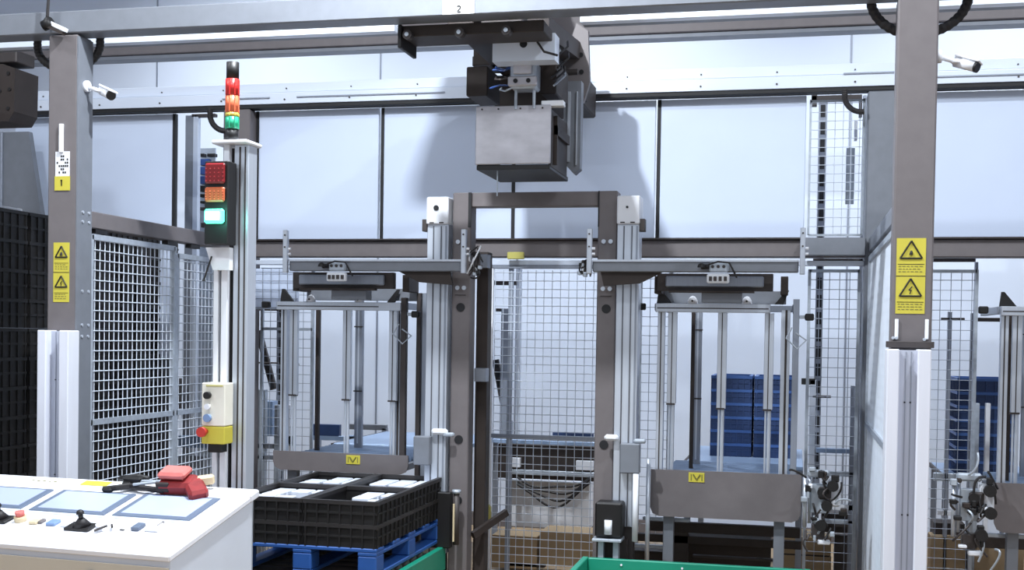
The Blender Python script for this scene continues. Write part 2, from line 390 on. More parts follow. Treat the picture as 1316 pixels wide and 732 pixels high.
# fence door
t = thing('fence_door', 'wire mesh door in the middle behind portal frame', 'door', (-1.6, 8.05, 0))
x0, x1 = -2.00, -1.12
mesh_wires((x0+.05, 8.05, 0), (x1, 8.05, 0), .08, 2.13, .055, .055, .0026, m='wire_light', parent=t)
bx('door_stile', 'white_paint', t, x0+.01, x0+.04, 8.03, 8.06, .03, 2.15); bx('door_stile', 'wire_grey', t, -1.86, -1.83, 8.05, 8.08, .03, 2.15)
bx('door_rail', 'aluminium_shade', t, x0, x1, 8.03, 8.07, 2.14, 2.165); bx('door_rail', 'aluminium_shade', t, x0+.04, x1, 8.03, 8.07, 1.02, 1.045)
a = span(619, 648, 631, 670, 8.0)
MB().box(a[0], a[1], 7.97, 8.02, a[2], a[3], .012).build('door_latch', 'yellow_dim', t, label='yellow latch plate')
a = span(653, 324, 674, 333, 8.0)
MB().box(a[0], a[1], 7.97, 8.0, a[2], a[3], .003).build('hinge', 'yellow_dim', t)
# ------------------------------------------------------------------ crane
t = thing('overhead_crane', 'dark overhead bridge crane carriage hanging under the front beam', 'crane', (-1.5, 7, 2.6))
bx('carriage', 'steel_brown', t, -1.985, -1.24, 6.05, 6.27, 3.20, 3.256, c=.004)
MB().box(-1.985, -1.965, 6.02, 6.28, 3.14, 3.256, .003).build('end_stop', 'black_plastic', t)
for x in (-1.93, -1.66, -1.42):
    o = MB().rod((x, 6.045, 3.20), (x, 6.0, 3.20), .024, 14).build('roller', 'steel_dark', t); MB().rod((x, 6.0, 3.20), (x, 5.992, 3.20), .011, 10).build('roller_bolt', 'galvanised', o)
bx('bridge_beam', 'steel_brown', t, -1.80, -1.66, 6.28, 7.98, 3.30, 3.42, c=.006)
bx('bridge_beam', 'steel_dark', t, -1.62, -1.40, 6.28, 7.98, 3.30, 3.42, c=.006)
# diagonal strut on the right to the rear end plate
MB().beam((-1.30, 6.2, 3.26), (-1.34, 7.6, 3.42), .11, .10).build('bridge_strut', 'steel_dark', t)
MB().prism([(-1.30, 3.55), (-1.23, 3.50), (-1.215, 3.2), (-1.25, 3.08), (-1.33, 3.08), (-1.45, 3.2), (-1.36, 3.36)], 7.3, 7.34).build('end_plate', 'steel_grey', t)
g = MB()
for x, z in ((-1.27, 3.36), (-1.265, 3.26), (-1.285, 3.16)): g.rod((x, 7.3, z), (x, 7.294, z), .014, 10)
g.build('bolt_hole', 'seam_black', t)
MB().rod((-1.62, 7.2, 3.23), (-1.27, 7.2, 3.24), .018, 10).build('drive_shaft', 'steel_dark', t)
bx('shadow_girder', 'steel_dark', t, -2.115, -1.57, 6.1, 8.06, 3.93, 4.0, c=.006)  # unseen girder, with hangers below, added to cast the wedge shadow on the panels
for y in (6.3, 7.7): bx('girder_hanger', 'steel_dark', t, -1.72, -1.68, y, y+.04, 3.42, 3.93)
bx('rear_carriage', 'steel_brown', t, -1.84, -1.28, 7.5, 7.95, 3.10, 3.30, c=.01)
bx('left_bracket', 'steel_dark', t, -1.96, -1.80, 7.4, 7.6, 3.34, 3.40, c=.004); bx('left_bracket', 'steel_brown', t, -1.90, -1.76, 7.2, 7.45, 3.30, 3.4, c=.004)
a = span(633, 40, 713, 78, 6.3)
pl = MB().prism([(a[0], a[2]), (a[1], a[2]), (a[1], a[3]-.015), (a[1]-.07, a[3]-.015), (a[1]-.075, a[3]+.06), (a[1]-.13, a[3]+.06), (a[1]-.14, a[3]-.02), (a[0], a[3]-.025)], 6.30, 6.42).build('drive_housing', 'rail_white', t, label='silver drive housing with round hole')
MB().rod(((a[0]+a[1])/2, 6.3, 3.2), ((a[0]+a[1])/2, 6.296, 3.2), .02, 14).build('housing_hole', 'seam_black', pl)
MB().tube([(a[1]-.09, 6.28, 3.26), (a[1]-.085, 6.27, 3.2), (a[1]-.05, 6.27, 3.15), (a[1]+.02, 6.28, 3.13)], .006, 6).build('cable', 'black_rubber', pl)
# valve block
b = span(657, 80, 690, 122, 6.45)
v = bx('coupling_block', 'galvanised', t, b[0], b[1], 6.42, 6.55, b[2]+.03, b[3], c=.01)
MB().box(b[0]+.02, b[1]-.02, 6.40, 6.42, b[3]-.07, b[3]-.02, .004).box(b[0]-.008, b[1]+.008, 6.40, 6.43, b[2]+.04, b[2]+.09, .006).build('coupling_cap', 'brushed_plate', v)
g = MB()
for x in (b[0]+.035, b[1]-.035): g.rod((x, 6.40, b[2]+.065), (x, 6.394, b[2]+.065), .012, 10)
g.build('coupling_hole', 'seam_black', v)
for x in (b[0]+.02, b[1]-.02): MB().rod((x, 6.48, 2.90), (x, 6.48, b[2]+.04), .008, 8).build('support_rod', 'galvanised', t)
random.seed(3)
for k in range(9):
    x = b[0]-.02-random.uniform(0, .10); z = random.uniform(3.03, 3.17)
    MB().tube([(x, 6.6, z), (x+random.uniform(-.03, .03), 6.5, z-.03), (x+.05, 6.47, z-random.uniform(.02, .06)), (b[0]+.01, 6.45, z-.03)], .005, 6).build('air_hose', random.choice(['black_rubber', 'steel_dark', 'galvanised', 'blue_label']), t)
for k in range(6):
    x = b[1]+.03+random.uniform(0, .10); z = random.uniform(3.1, 3.3)
    MB().tube([(x, 6.7, z), (x+.02, 6.6, z-.05), (x-.02, 6.5, z-.12)], .006, 6).build('air_hose', random.choice(['black_rubber', 'galvanised']), t)
bx('gearbox', 'steel_brown', t, -1.78, -1.66, 6.6, 6.9, 3.0, 3.16, c=.006); bx('gearbox', 'steel_brown', t, -1.37, -1.28, 6.6, 6.95, 3.0, 3.18, c=.006)
# hanging box
h = thing('hanging_steel_box', 'brushed steel box hanging from the crane over portal frame', 'box', (-1.49, 6.7, 2.57))
bx('front_plate', 'brushed_plate', h, -1.695, -1.285, 6.49, 6.505, 2.612, 2.922, c=.004)
bx('side_plate', 'steel_brown', h, -1.30, -1.288, 6.52, 7.0, 2.60, 2.90); bx('side_plate', 'steel_brown', h, -1.69, -1.678, 6.52, 7.0, 2.60, 2.90)
bx('bottom_tray', 'black_plastic', h, -1.69, -1.29, 6.505, 7.05, 2.585, 2.61); bx('top_plate', 'steel_dark', h, -1.69, -1.29, 6.505, 7.0, 2.89, 2.905)
MB().box(-1.287, -1.27, 6.6, 6.98, 2.78, 2.83).box(-1.287, -1.27, 6.6, 6.62, 2.62, 2.88).build('side_bracket', 'steel_brown', h)
MB().box(-1.34, -1.22, 6.50, 6.56, 2.915, 2.945, .003).build('latch_clip', 'white_paint', h)
MB().rod((-1.585, 6.55, 2.45), (-1.585, 6.55, 2.59), .004, 6).build('hanging_wire', 'galvanised', h)
g = MB()
for x in (-1.66, -1.57, -1.45, -1.33): g.rod((x, 6.49, 2.905), (x, 6.486, 2.905), .005, 8)
g.build('rivet', 'steel_dark', h)
# guide mast beside box (part of the crane)
gm = MB().prism([(-1.325, 2.70), (-1.26, 2.63), (-1.225, 2.66), (-1.225, 3.16), (-1.325, 3.16)], 7.07, 7.15).build('guide_mast', 'steel_blue', t)
MB().box(-1.30, -1.285, 7.06, 7.07, 2.70, 3.1).box(-1.25, -1.243, 7.06, 7.07, 2.68, 3.1).build('mast_groove', 'aluminium', gm)
bx('mast_arm', 'steel_brown', t, -1.325, -1.26, 7.151, 7.5, 3.12, 3.16)
# ------------------------------------------------------------------ portal frame
t = thing('portal_frame', 'grey steel portal frame standing in the middle under the crane', 'frame', (-1.5, 7.16, 0))
for x0, x1 in ((-1.985, -1.872), (-1.12, -1.008)):
    bx('upright', 'steel_grey', t, x0, x1, 7.1, 7.22, .02, 2.535, c=.006); bx('foot_plate', 'steel_dark', t, x0-.04, x1+.04, 7.05, 7.27, 0, .02)
    xc = (x0+x1)/2
    for z in (1.86, 1.08, .72): MB().rod((xc, 7.1, z), (xc, 7.096, z), .026, 16).build('round_hole', 'seam_black', t)
    for dx in (-.02, .02):
        for z in (1.975, 2.245): MB().rod((xc+dx, 7.1, z), (xc+dx, 7.088, z), .013, 10).build('bolt', 'aluminium', t)
    MB().box(xc-.035, xc+.03, 7.097, 7.1, 1.93, 1.935).build('slot', 'steel_dark', t)
bx('crossbar', 'steel_grey', t, -1.872, -1.12, 7.11, 7.2, 2.45, 2.535, c=.005)
MB().box(-1.89, -1.872, 7.095, 7.1, 2.33, 2.535).box(-1.12, -1.113, 7.095, 7.1, 2.33, 2.535).build('joint_line', 'seam_black', t)
bx('rear_upright', 'steel_brown', t, -1.885, at(626, 450, Y=7.3).x, 7.3, 7.4, .02, 2.2, c=.004)
bx('spacer', 'aluminium_shade', t, -1.872, -1.80, 7.22, 7.30, 1.42, 1.5); bx('spacer', 'aluminium_shade', t, -1.872, -1.80, 7.22, 7.30, 2.1, 2.18)
MB().beam((-1.86, 7.2, .50), (-1.70, 7.4, .62), .03, .04).build('brace', 'steel_brown', t)
# lift columns (aluminium extrusions)
def lift_column(label, x0, x1, z0, z1, tag_side):
    t = thing('lift_column', label, 'column', ((x0+x1)/2, 7.1, 0))
    w = x1-x0
    bx('extrusion', 'aluminium', t, x0, x1, 7.06, 7.18, z0, z1-.16, c=.003)
    g = MB()
    for f in (.27, .62): g.box(x0+w*f, x0+w*f+.008, 7.056, 7.06, z0, z1-.17)
    g.box(x0+w*.85, x0+w*.93, 7.056, 7.06, z0, z1-.17)
    g.build('groove', 'aluminium_shade', t)
    g = MB()
    for f in (.30, .66): g.box(x0+w*f, x0+w*f+.003, 7.053, 7.056, z0, z1-.17)
    g.build('groove_shadow', 'steel_dark', t)
    hd = bx('head_block', 'white_paint', t, x0-.002, x1+.002, 7.04, 7.19, z1-.16, z1, c=.006)
    MB().rod((x0+w*.45, 7.04, z1-.065), (x0+w*.45, 7.034, z1-.065), .016 if tag_side < 0 else .007, 12).build('head_hole', 'seam_black', hd)
    bx('side_pulley', 'steel_dark', hd, (x1 if tag_side > 0 else x0-.03), (x1+.03 if tag_side > 0 else x0), 7.05, 7.12, z1-.2, z1-.13)
    MB().box(x0+w*.15, x0+w*.35, 7.036, 7.04, z1-.155, z1-.148).box(x0+w*.6, x0+w*.8, 7.036, 7.04, z1-.155, z1-.148).build('head_slot', 'steel_dark', hd)
    bx('foot', 'steel_dark', t, x0+.01, x1-.01, 7.07, 7.17, 0, z0)
    c = bx('clamp_bar', 'white_paint', t, x0+.05 if tag_side < 0 else x0-.05, x1+.02 if tag_side < 0 else x0+.03, 7.02, 7.055, 1.11, 1.145, c=.012)
    bx('clamp_bar', 'galvanised', t, x1-.01, x1+.06, 7.02, 7.055, 1.10, 1.125, c=.008)
    bx('carriage_plate', 'steel_blue', t, x0-.05 if tag_side < 0 else x0+.045, x0+.05 if tag_side < 0 else x1+.03, 7.0, 7.055, .93, 1.10, c=.006)
    return t
lift_column('aluminium lift column on the left side of the portal frame', -2.128, -1.998, .40, 2.505, -1)
lift_column('aluminium lift column on the right side of the portal frame', -1.002, -.875, .62, 2.50, 1)
# secondary thin profile left of left lift column
t = thing('guide_rail', 'slim vertical guide rail left of the left lift column', 'rail', (-2.2, 7.3, 0))
MB().box(-2.262, -2.235, 7.3, 7.34, 0, 1.95, .002).build('rail_body', 'steel_dark', t); MB().box(-2.225, -2.19, 7.3, 7.35, 0, 1.95, .002).build('rail_cover', 'aluminium_shade', t)
MB().box(-2.185, -2.17, 7.3, 7.33, 0, 1.93).build('dark_edge', 'steel_brown', t)
# ------------------------------------------------------------------ lift arms
def lift_arm(label, x0, x1, valve_x, side):
    t = thing('lift_arm', label, 'lift arm', ((x0+x1)/2, 6.9, 1.9))
    bx('arm_bar', 'steel_blue', t, x0, x1, 6.9, 6.97, 2.062, 2.13, c=.005)
    MB().box(x0, x1, 6.89, 6.9, 2.118, 2.13).build('arm_lip', 'aluminium', t)
    for x in (x0-.03, x1+.005):
        e = bx('end_bar', 'aluminium', t, x, x+.028, 6.87, 6.9, 2.05, 2.30, c=.003)
        MB().rod((x+.014, 6.87, 2.27), (x+.014, 6.864, 2.27), .005, 8).rod((x+.014, 6.87, 2.2), (x+.014, 6.864, 2.2), .005, 8).build('bolt', 'steel_dark', e)
        MB().rod((x+.014, 6.885, 2.19), (x+.045, 6.885, 2.19), .007, 8).rod((x+.014, 6.885, 2.16), (x+.045, 6.885, 2.16), .007, 8).build('stub', 'white_paint', e)
    # under arm gusset near column
    gx = x1-.06 if side < 0 else x0+.06
    MB().prism([(gx-side*0-.02, 2.07), (gx+side*.34, 2.07), (gx+side*.20, 2.0), (gx, 1.985)], 6.93, 6.96).build('gusset', 'steel_brown', t)
    # hanging clamp plate
    hx0, hx1 = valve_x-.30, valve_x+.24
    bx('hanger_frame', 'steel_dark', t, hx0-.05, hx1+.05, 7.05, 7.10, 1.965, 2.062, c=.003)
    bx('hanger_plate', 'aluminium_shade', t, hx0, hx1, 7.02, 7.045, 1.985, 2.045, c=.006)
    bx('cushion_bar', 'steel_brown', t, hx0+.02, hx1-.05, 7.0, 7.05, 1.953, 1.965)
    bx('hanger_beam', 'steel_blue', t, valve_x-.10, valve_x+.12, 7.05, 7.15, 1.90, 1.965)
    bx('wide_plate', 'steel_blue', t, valve_x-.36, valve_x+.36, 7.30, 7.33, 1.90, 1.975); bx('plate_hanger', 'steel_brown', t, valve_x-.37, valve_x-.33, 7.1, 7.3, 1.95, 2.05); bx('plate_hanger', 'steel_brown', t, valve_x+.33, valve_x+.37, 7.1, 7.3, 1.95, 2.05)
    v = bx('valve_block', 'white_paint', t, valve_x-.06, valve_x+.06, 6.86, 6.89, 2.0, 2.05, c=.006)
    g = MB()
    for dx in (-.04, -.015, .012, .04): g.box(valve_x+dx-.008, valve_x+dx+.008, 6.852, 6.86, 2.012, 2.036)
    g.build('valve_port', 'steel_dark', v)
    bx('sensor', 'galvanised', t, valve_x-.05, valve_x+.055, 6.865, 6.89, 2.06, 2.112, c=.008)
    g = MB()
    for dx in (-.03, 0, .03): g.rod((valve_x+dx, 6.865, 2.09), (valve_x+dx, 6.86, 2.09), .009, 8)
    g.build('sensor_port', 'steel_dark', t)
    MB().dome((valve_x-.09, 6.86, 2.085), .022, .025).rod((valve_x-.09, 6.885, 2.09), (valve_x-.05, 6.87, 2.09), .014, 8).build('connector', 'black_plastic', t)
    MB().tube([(valve_x-.05, 6.85, 2.10), (valve_x, 6.84, 2.115), (valve_x+.06, 6.85, 2.11), (valve_x+.085, 6.86, 2.06), (valve_x+.10, 6.87, 2.03)], .005, 6).build('cable', 'black_rubber', t)
    return t
lift_arm('grey lift arm above the left magazine', -2.93, -1.875, -2.62, -1)
lift_arm('grey lift arm above the right magazine with blue crates', -1.115, .005, -.42, 1)
lift_arm('lift arm stub at the far right edge, half out of frame', 1.19, 2.2, 1.6, -1)
# hose bundles beside arms
def bundle(label, x, y, z, s, n=10):
    t = thing('hose_bundle', label, 'hoses', (x, y, z)); random.seed(int(x*100) % 97)
    for k in range(n):
        p = Vector((x+random.uniform(-s*.5, s*.5), y, z+random.uniform(-s, s))); q = Vector((x+random.uniform(-s*.6, s*.6), y, z+random.uniform(-s*1.2, s)))
        m1 = (p+q)/2+Vector((random.uniform(-s, s)*.6, -.02-.004*k, random.uniform(-s, s)*.5)); pts = [p*(1-u)**2+m1*2*u*(1-u)+q*u*u for u in [w_/8 for w_ in range(9)]]
        MB().tube(pts, .005, 6).build('hose', ['black_rubber', 'black_rubber', 'steel_dark', 'white_paint'][k % 4], t)
    for k in range(5):
        xx, zz = x+random.uniform(-s*.4, s*.4), z+random.uniform(-s, s*.8); bx('fitting', random.choice(['black_plastic', 'galvanised']), t, xx-.010, xx+.010, y-.03, y, zz-.008, zz+.012, c=.003)
    MB().box(x-.02, x+.02, y+.01, y+.05, z-s*.6, z+s*.5, .004).build('manifold', 'steel_dark', t)
bundle('tangled black and silver hoses at the inner end of left arm', -1.80, 6.93, 2.13, .09, 12)
bundle('small hose cluster at the inner end of the right arm', -1.165, 6.93, 2.10, .06, 8)
# ------------------------------------------------------------------ magazines
def magazine(label, x0, x1, zt, zb, zr, rods, rears, blue=False):
    t = thing('stack_magazine', label, 'machine', ((x0+x1)/2, 7.5, 0)); w = x1-x0
    r = .05
    pts = [(x0, zt), (x0, zb+r), (x0+r*.3, zb+r*.3), (x0+r, zb), (x1-r, zb), (x1-r*.3, zb+r*.3), (x1, zb+r), (x1, zt)]
    gb = MB().prism(pts, 7.2, 7.212).build('guard_board', 'steel_grey', t, label='grey guard board with small yellow sticker')
    lx = x0+w*(.31 if zt-zb > .2 else .60)
    st = MB().box(lx-.045, lx+.045, 7.196, 7.2, zt-.065, zt-.01, .001).build('sticker', 'yellow_label', gb)
    MB().rod((lx-.02, 7.194, zt-.02), (lx, 7.194, zt-.05), .004, 5).rod((lx+.02, 7.194, zt-.02), (lx, 7.194, zt-.05), .004, 5).box(lx-.033, lx-.028, 7.194, 7.196, zt-.055, zt-.02).box(lx+.028, lx+.033, 7.194, 7.196, zt-.055, zt-.02).build('sticker_print', 'ink_grey', st)
    # front legs under the board
    for x in (x0+w*.12, x0+w*.86): bx('support_leg', 'steel_blue', t, x-.03, x+.03, 7.25, 7.31, 0, zb+.05)
    bx('lower_rail', 'steel_brown', t, x0-.05, x1+.02, 7.45, 7.5, .30, .36); bx('lower_rail', 'steel_brown', t, x0-.05, x1, 7.6, 7.65, .52, .58)
    bx('lower_rail', 'galvanised', t, x0-.06, x0+w*.25, 7.35, 7.38, .62, .64)
    # base table and rollers
    bx('table_frame', 'steel_blue', t, x0+.03, x1-.03, 7.25, 7.9, zt-.10, zt-.06)
    for k in range(12):
        y = 7.3+k*.07; MB().rod((x0+.06, y, zt-.045), (x1-.06, y, zt-.045), .018, 10).build('roller', 'roller_blue', t, smooth=True)
    # front posts
    P = [(x0+.045, .022, 0), (x0+.085, .014, 1), (x0+w*.46, .014, 1), (x1-.155, .014, 1)]
    bx('post', 'aluminium', t, x0+.02, x0+.06, 7.25, 7.30, zt-.05, zr-.02); MB().box(x0+.036, x0+.042, 7.246, 7.25, zt-.05, zr-.02).build('post_groove', 'steel_dark', t)
    dk = .185 if blue else .112; bx('post', 'steel_brown', t, x0+dk, x0+dk+.022, 7.6, 7.64, zt-.05, zr+.02)
    for x, zz in [(x0+.105, zr-.55)]+[(x0+w*q, zr-.57) for q in rods]:
        MB().box(x-.026, x+.026, 7.25, 7.28, zz, zr-.02, .002).build('cylinder_body', 'aluminium', t)
        MB().box(x-.004, x+.001, 7.247, 7.25, zz, zr-.02).build('cylinder_groove', 'steel_dark', t)
        MB().rod((x-.012, 7.265, zt-.05), (x-.012, 7.265, zz), .006, 8).rod((x+.008, 7.265, zt-.05), (x+.008, 7.265, zz), .011, 8).build('guide_rod', 'aluminium', t)
        MB().box(x-.028, x+.02, 7.246, 7.285, zz-.006, zz+.004).build('end_cap', 'steel_dark', t)
    bx('post', 'aluminium', t, x1-.13, x1-.08, 7.3, 7.35, zt-.05, zr); MB().box(x1-.108, x1-.096, 7.296, 7.3, zt-.05, zr).build('post_groove', 'steel_dark', t)
    bx('post', 'steel_dark' if not blue else 'aluminium_shade', t, x1-.065, x1-.03, 7.22, 7.26, zt-.02, zr+.06)
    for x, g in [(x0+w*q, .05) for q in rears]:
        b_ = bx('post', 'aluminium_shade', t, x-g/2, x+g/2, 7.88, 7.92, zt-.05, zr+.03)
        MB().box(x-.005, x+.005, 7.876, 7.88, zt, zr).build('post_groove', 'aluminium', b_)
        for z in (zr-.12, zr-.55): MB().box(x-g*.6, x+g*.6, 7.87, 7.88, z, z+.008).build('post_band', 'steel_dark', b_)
    # top rails
    bx('top_rail', 'aluminium', t, x0+.01, x1-.19 if blue else x1-.06, 7.2, 7.25, zr-.02, zr+.03, c=.003)
    MB().box(x0+.02, x1-.2, 7.197, 7.2, zr, zr+.006).build('rail_groove', 'steel_dark', t)
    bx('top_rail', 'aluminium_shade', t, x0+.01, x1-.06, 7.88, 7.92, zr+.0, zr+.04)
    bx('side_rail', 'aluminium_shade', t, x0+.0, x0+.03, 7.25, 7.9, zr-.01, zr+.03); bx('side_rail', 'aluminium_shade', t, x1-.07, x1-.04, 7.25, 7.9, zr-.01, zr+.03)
    for x in (x0+w*.26, x0+w*.62):
        k = MB().dome((x, 7.225, zr+.03), .03, .045).build('knob', 'white_paint', t); MB().rod((x, 7.196, zr+.045), (x, 7.192, zr+.045), .006, 8).build('knob_screw', 'steel_dark', k)
    # angled black gripper fingers
    for x, s in ((x0+.03, 1), (x1-.10, -1)):
        MB().prism([(x-.02, zr+.03), (x+s*.07, zr+.03), (x+s*.005, zr+.11), (x-s*.01, zr+.11)], 7.26, 7.28).build('gripper_finger', 'black_plastic', t)
    for z in (zr-.06,):
        bx('sensor', 'black_plastic', t, x1+.0, x1+.05, 7.22, 7.26, z, z+.04, c=.006); bx('sensor', 'black_plastic', t, x0-.10, x0-.05, 7.22, 7.26, z+.05, z+.09, c=.006)
    bx('sensor_bracket', 'galvanised', t, x1-.03, x1+.0, 7.23, 7.25, zr-.05, zr-.03)
    MB().tube([(x1-.07, 7.2, zr-.10), (x1-.10, 7.18, zr-.16), (x1-.04, 7.18, zr-.22), (x1+.01, 7.2, zr-.17), (x1-.05, 7.2, zr-.13)], .005, 6).build('cable_loop', 'galvanised', t)
    return t
magazine('empty aluminium stack magazine left of the portal frame', -3.15, -2.272, .962, .845, 1.858, (.52, .86), (.35,))
magazine('aluminium stack magazine with large grey board, right of the portal frame', -.803, .045, .94, .67, 1.868, (.46, .77), (.24,), blue=True)
magazine('stack magazine cut off by the right edge', 1.066, 1.95, .94, .67, 1.868, (.46, .77), (.30,))
# ------------------------------------------------------------------ crates
def crate(name, label, x, y, z, L, W, H, m, rim, group, open_lat=True):
    t = thing(name, label, 'crate', (x, y, z), group)
    hx, hy = W/2, L/2; th = .012
    MB().box(x-hx+.008, x+hx-.008, y-hy+.008, y+hy-.008, z, z+.012).build('base', m, t)
    b = MB().box(x-hx+.008, x+hx-.008, y-hy+.008, y-hy+.008+th, z+.012, z+H-.02).box(x-hx+.008, x+hx-.008, y+hy-.008-th, y+hy-.008, z+.012, z+H-.02)
    b.box(x-hx+.008, x-hx+.008+th, y-hy+.02, y+hy-.02, z+.012, z+H-.02).box(x+hx-.008-th, x+hx-.008, y-hy+.02, y+hy-.02, z+.012, z+H-.02).build('walls', m, t)
    rm = MB().box(x-hx, x+hx, y-hy, y-hy+.024, z+H-.02, z+H).box(x-hx, x+hx, y+hy-.024, y+hy, z+H-.02, z+H).box(x-hx, x-hx+.024, y-hy+.024, y+hy-.024, z+H-.02, z+H).box(x+hx-.024, x+hx, y-hy+.024, y+hy-.024, z+H-.02, z+H)
    rm.build('rim', rim, t)
    g = MB(); n = 6
    for k in range(n+1):
        xx = x-hx+.012+k*(W-.024-.01)/n; g.box(xx, xx+.008, y-hy, y-hy+.01, z, z+H-.02)
    n = 8
    for k in range(n+1):
        yy = y-hy+.012+k*(L-.024-.01)/n; g.box(x+hx-.01, x+hx, yy, yy+.008, z, z+H-.02); g.box(x-hx, x-hx+.01, yy, yy+.008, z, z+H-.02)
    g.box(x-hx+.002, x+hx-.002, y-hy+.002, y-hy+.008, z+H*.42, z+H*.50).box(x+hx-.008, x+hx-.002, y-hy, y+hy, z+H*.42, z+H*.5)
    g.build('ribs', m, t, kind='stuff')
    return t
# black crates on the blue pallet: 2 x 2, two layers
zP = .62
zone = {(0, 0): 'front left', (1, 0): 'front right', (0, 1): 'back left', (1, 1): 'back right'}
proto = None
for lay in range(2):
    for i in range(2):
        for j in range(2):
            x, y, z = -2.62+i*.402, 6.20+j*.602, zP+lay*.118
            lb = '%s black crate in the %s layer on the blue pallet' % (zone[(i, j)], ('lower', 'upper')[lay])
            if proto is None: proto = crate('black_crate', lb, x, y, z, .6, .4, .118, 'black_crate', 'black_crate_light', 'black crates on the blue pallet'); p0 = Vector((x, y, z))
            else: copy_to(proto, Vector((x, y, z))-p0, lb)
random.seed(5)
pk = None
RW = ['front', 'second', 'third', 'rear']; CW_ = ['left', 'middle', 'right']
for i in range(2):
    for j in range(2):
        for a in range(3):
            for b in range(4):
                if random.random() < .22: continue
                x = -2.62+i*.402-.115+a*.115; y = 6.2+j*.602-.2+b*.135; z = zP+.118+.012
                lb = '%s white pack of the %s row in the %s crate' % (CW_[a], RW[b], zone[(i, j)])
                if pk is None:
                    pk = MB().box(x-.05, x+.05, y-.058, y+.058, z, z+.080, .004).build('flat_pack', 'pack_white')
                    tag(pk, lb, 'pack', 'white packs in the upper black crates'); k0 = Vector((x, y, z))
                else:
                    c = pk.copy(); COL.objects.link(c); c.location = pk.location+Vector((x, y, z))-k0; c.rotation_euler.z = random.uniform(-.04, .04); c['label'] = lb
# blue pallet
t = thing('blue_pallet', 'blue plastic pallet carrying the black crates', 'pallet', (-2.42, 6.5, .475))
for k in range(5):
    y = 5.9+k*.27; bx('deck_board', 'blue_pallet', t, -2.82, -2.02, y, y+.12, .60, .62, c=.004)
for x in (-2.82, -2.47, -2.12):
    bx('stringer', 'blue_pallet', t, x, x+.10, 5.9, 7.1, .582, .60, c=.003)
    for y in (5.9, 6.44, 6.98): bx('block', 'blue_pallet', t, x, x+.10, y, y+.12, .497, .582, c=.006)
    bx('runner', 'blue_pallet', t, x, x+.10, 5.9, 7.1, .475, .497, c=.004)
# green sided conveyors
def conveyor(label, x0, x1, y0, y1, z, end=False, rz=-.05):
    t = thing('pallet_conveyor', label, 'conveyor', ((x0+x1)/2, (y0+y1)/2, 0))
    bx('side_rail', 'green_paint', t, x0, x0+.035, y0, y1, z-.14, z, c=.004); bx('side_rail', 'green_paint', t, x1-.035, x1, y0, y1, z-.14, z, c=.004)
    if end:
        bx('end_rail', 'green_paint', t, x0+.036, x1-.036, y1-.035, y1, z-.14, z-.002, c=.004)
        g = MB()
        for f in (.18, .45, .72): g.rod((x0+(x1-x0)*f, y1-.035, z-.03), (x0+(x1-x0)*f, y1-.041, z-.03), .006, 8)
        g.build('bolt', 'label_white', t)
    for k in range(int((y1-y0-.2)/.13)):
        y = y0+.1+k*.13; MB().rod((x0+.037, y, z+rz), (x1-.037, y, z+rz), .026, 12).build('roller', 'steel_dark', t, smooth=True)
    for x in (x0, x1-.05):
        for y in (y0+.1, y1-.2): bx('leg', 'steel_dark', t, x, x+.05, y, y+.05, 0, z-.14)
    return t
conveyor('green sided roller conveyor under the blue pallet', -2.86, -1.985, 5.3, 7.05, .455, rz=-.007)
conveyor('green sided empty conveyor right of centre at the bottom edge', -1.14, .10, 5.0, 6.88, .470, True)
# blue crates stacked behind right magazine
def blue_stack(where, x, y, z0, n, W=.38, L=.5, H=.093):
    first = None
    for k in range(n):
        lb = '%s blue crate from the top, %s' % (ORD[n-1-k], where)
        z = z0+k*(H+.001)
        if first is None: first = crate('blue_crate', lb, x, y, z, L, W, H, 'blue_crate', 'blue_crate_rim', 'blue crates, %s' % where)
        else: copy_to(first, (0, 0, k*(H+.001)), lb)
ORD = ['first', 'second', 'third', 'fourth', 'fifth', 'sixth', 'seventh', 'eighth', 'ninth', 'tenth', 'eleventh', 'twelfth', 'thirteenth', 'fourteenth']
a = span(915, 478, 968, 578, 8.8); b = span(968, 480, 1025, 580, 8.8)
blue_stack('left stack inside the right magazine', (a[0]+a[1])/2-.01, 9.05, .88, 6, a[1]-a[0], .5)
blue_stack('right stack inside the right magazine', (b[0]+b[1])/2, 9.05, .88, 6, b[1]-b[0]-.01, .5)
a = span(1228, 487, 1290, 620, 9.0)
blue_stack('stack at far right behind mesh', (a[0]+a[1])/2+.04, 9.25, .80, 7, .38, .5)
def table(label, x0, x1, y0, y1, z, m='roller_blue'):
    t = thing('roller_table', label, 'table', ((x0+x1)/2, (y0+y1)/2, 0))
    bx('table_top', m, t, x0, x1, y0, y1, z-.03, z, c=.004)
    for x in (x0, x1-.04):
        for y in (y0, y1-.04): bx('leg', 'aluminium_shade', t, x, x+.04, y, y+.04, 0, z-.03)
    bx('side_guide', 'steel_dark', t, x0-.02, x0-.001, y0, y1, z-.03, z-.001)
    return t
table('pale blue roller table under the stacked blue crates', -.70, .06, 8.3, 9.6, .88)
table('pale roller table behind the empty left magazine', -3.25, -2.30, 8.5, 9.7, .90)
table('pale roller table at the far right behind mesh', 1.0, 1.6, 9.03, 9.8, .80)
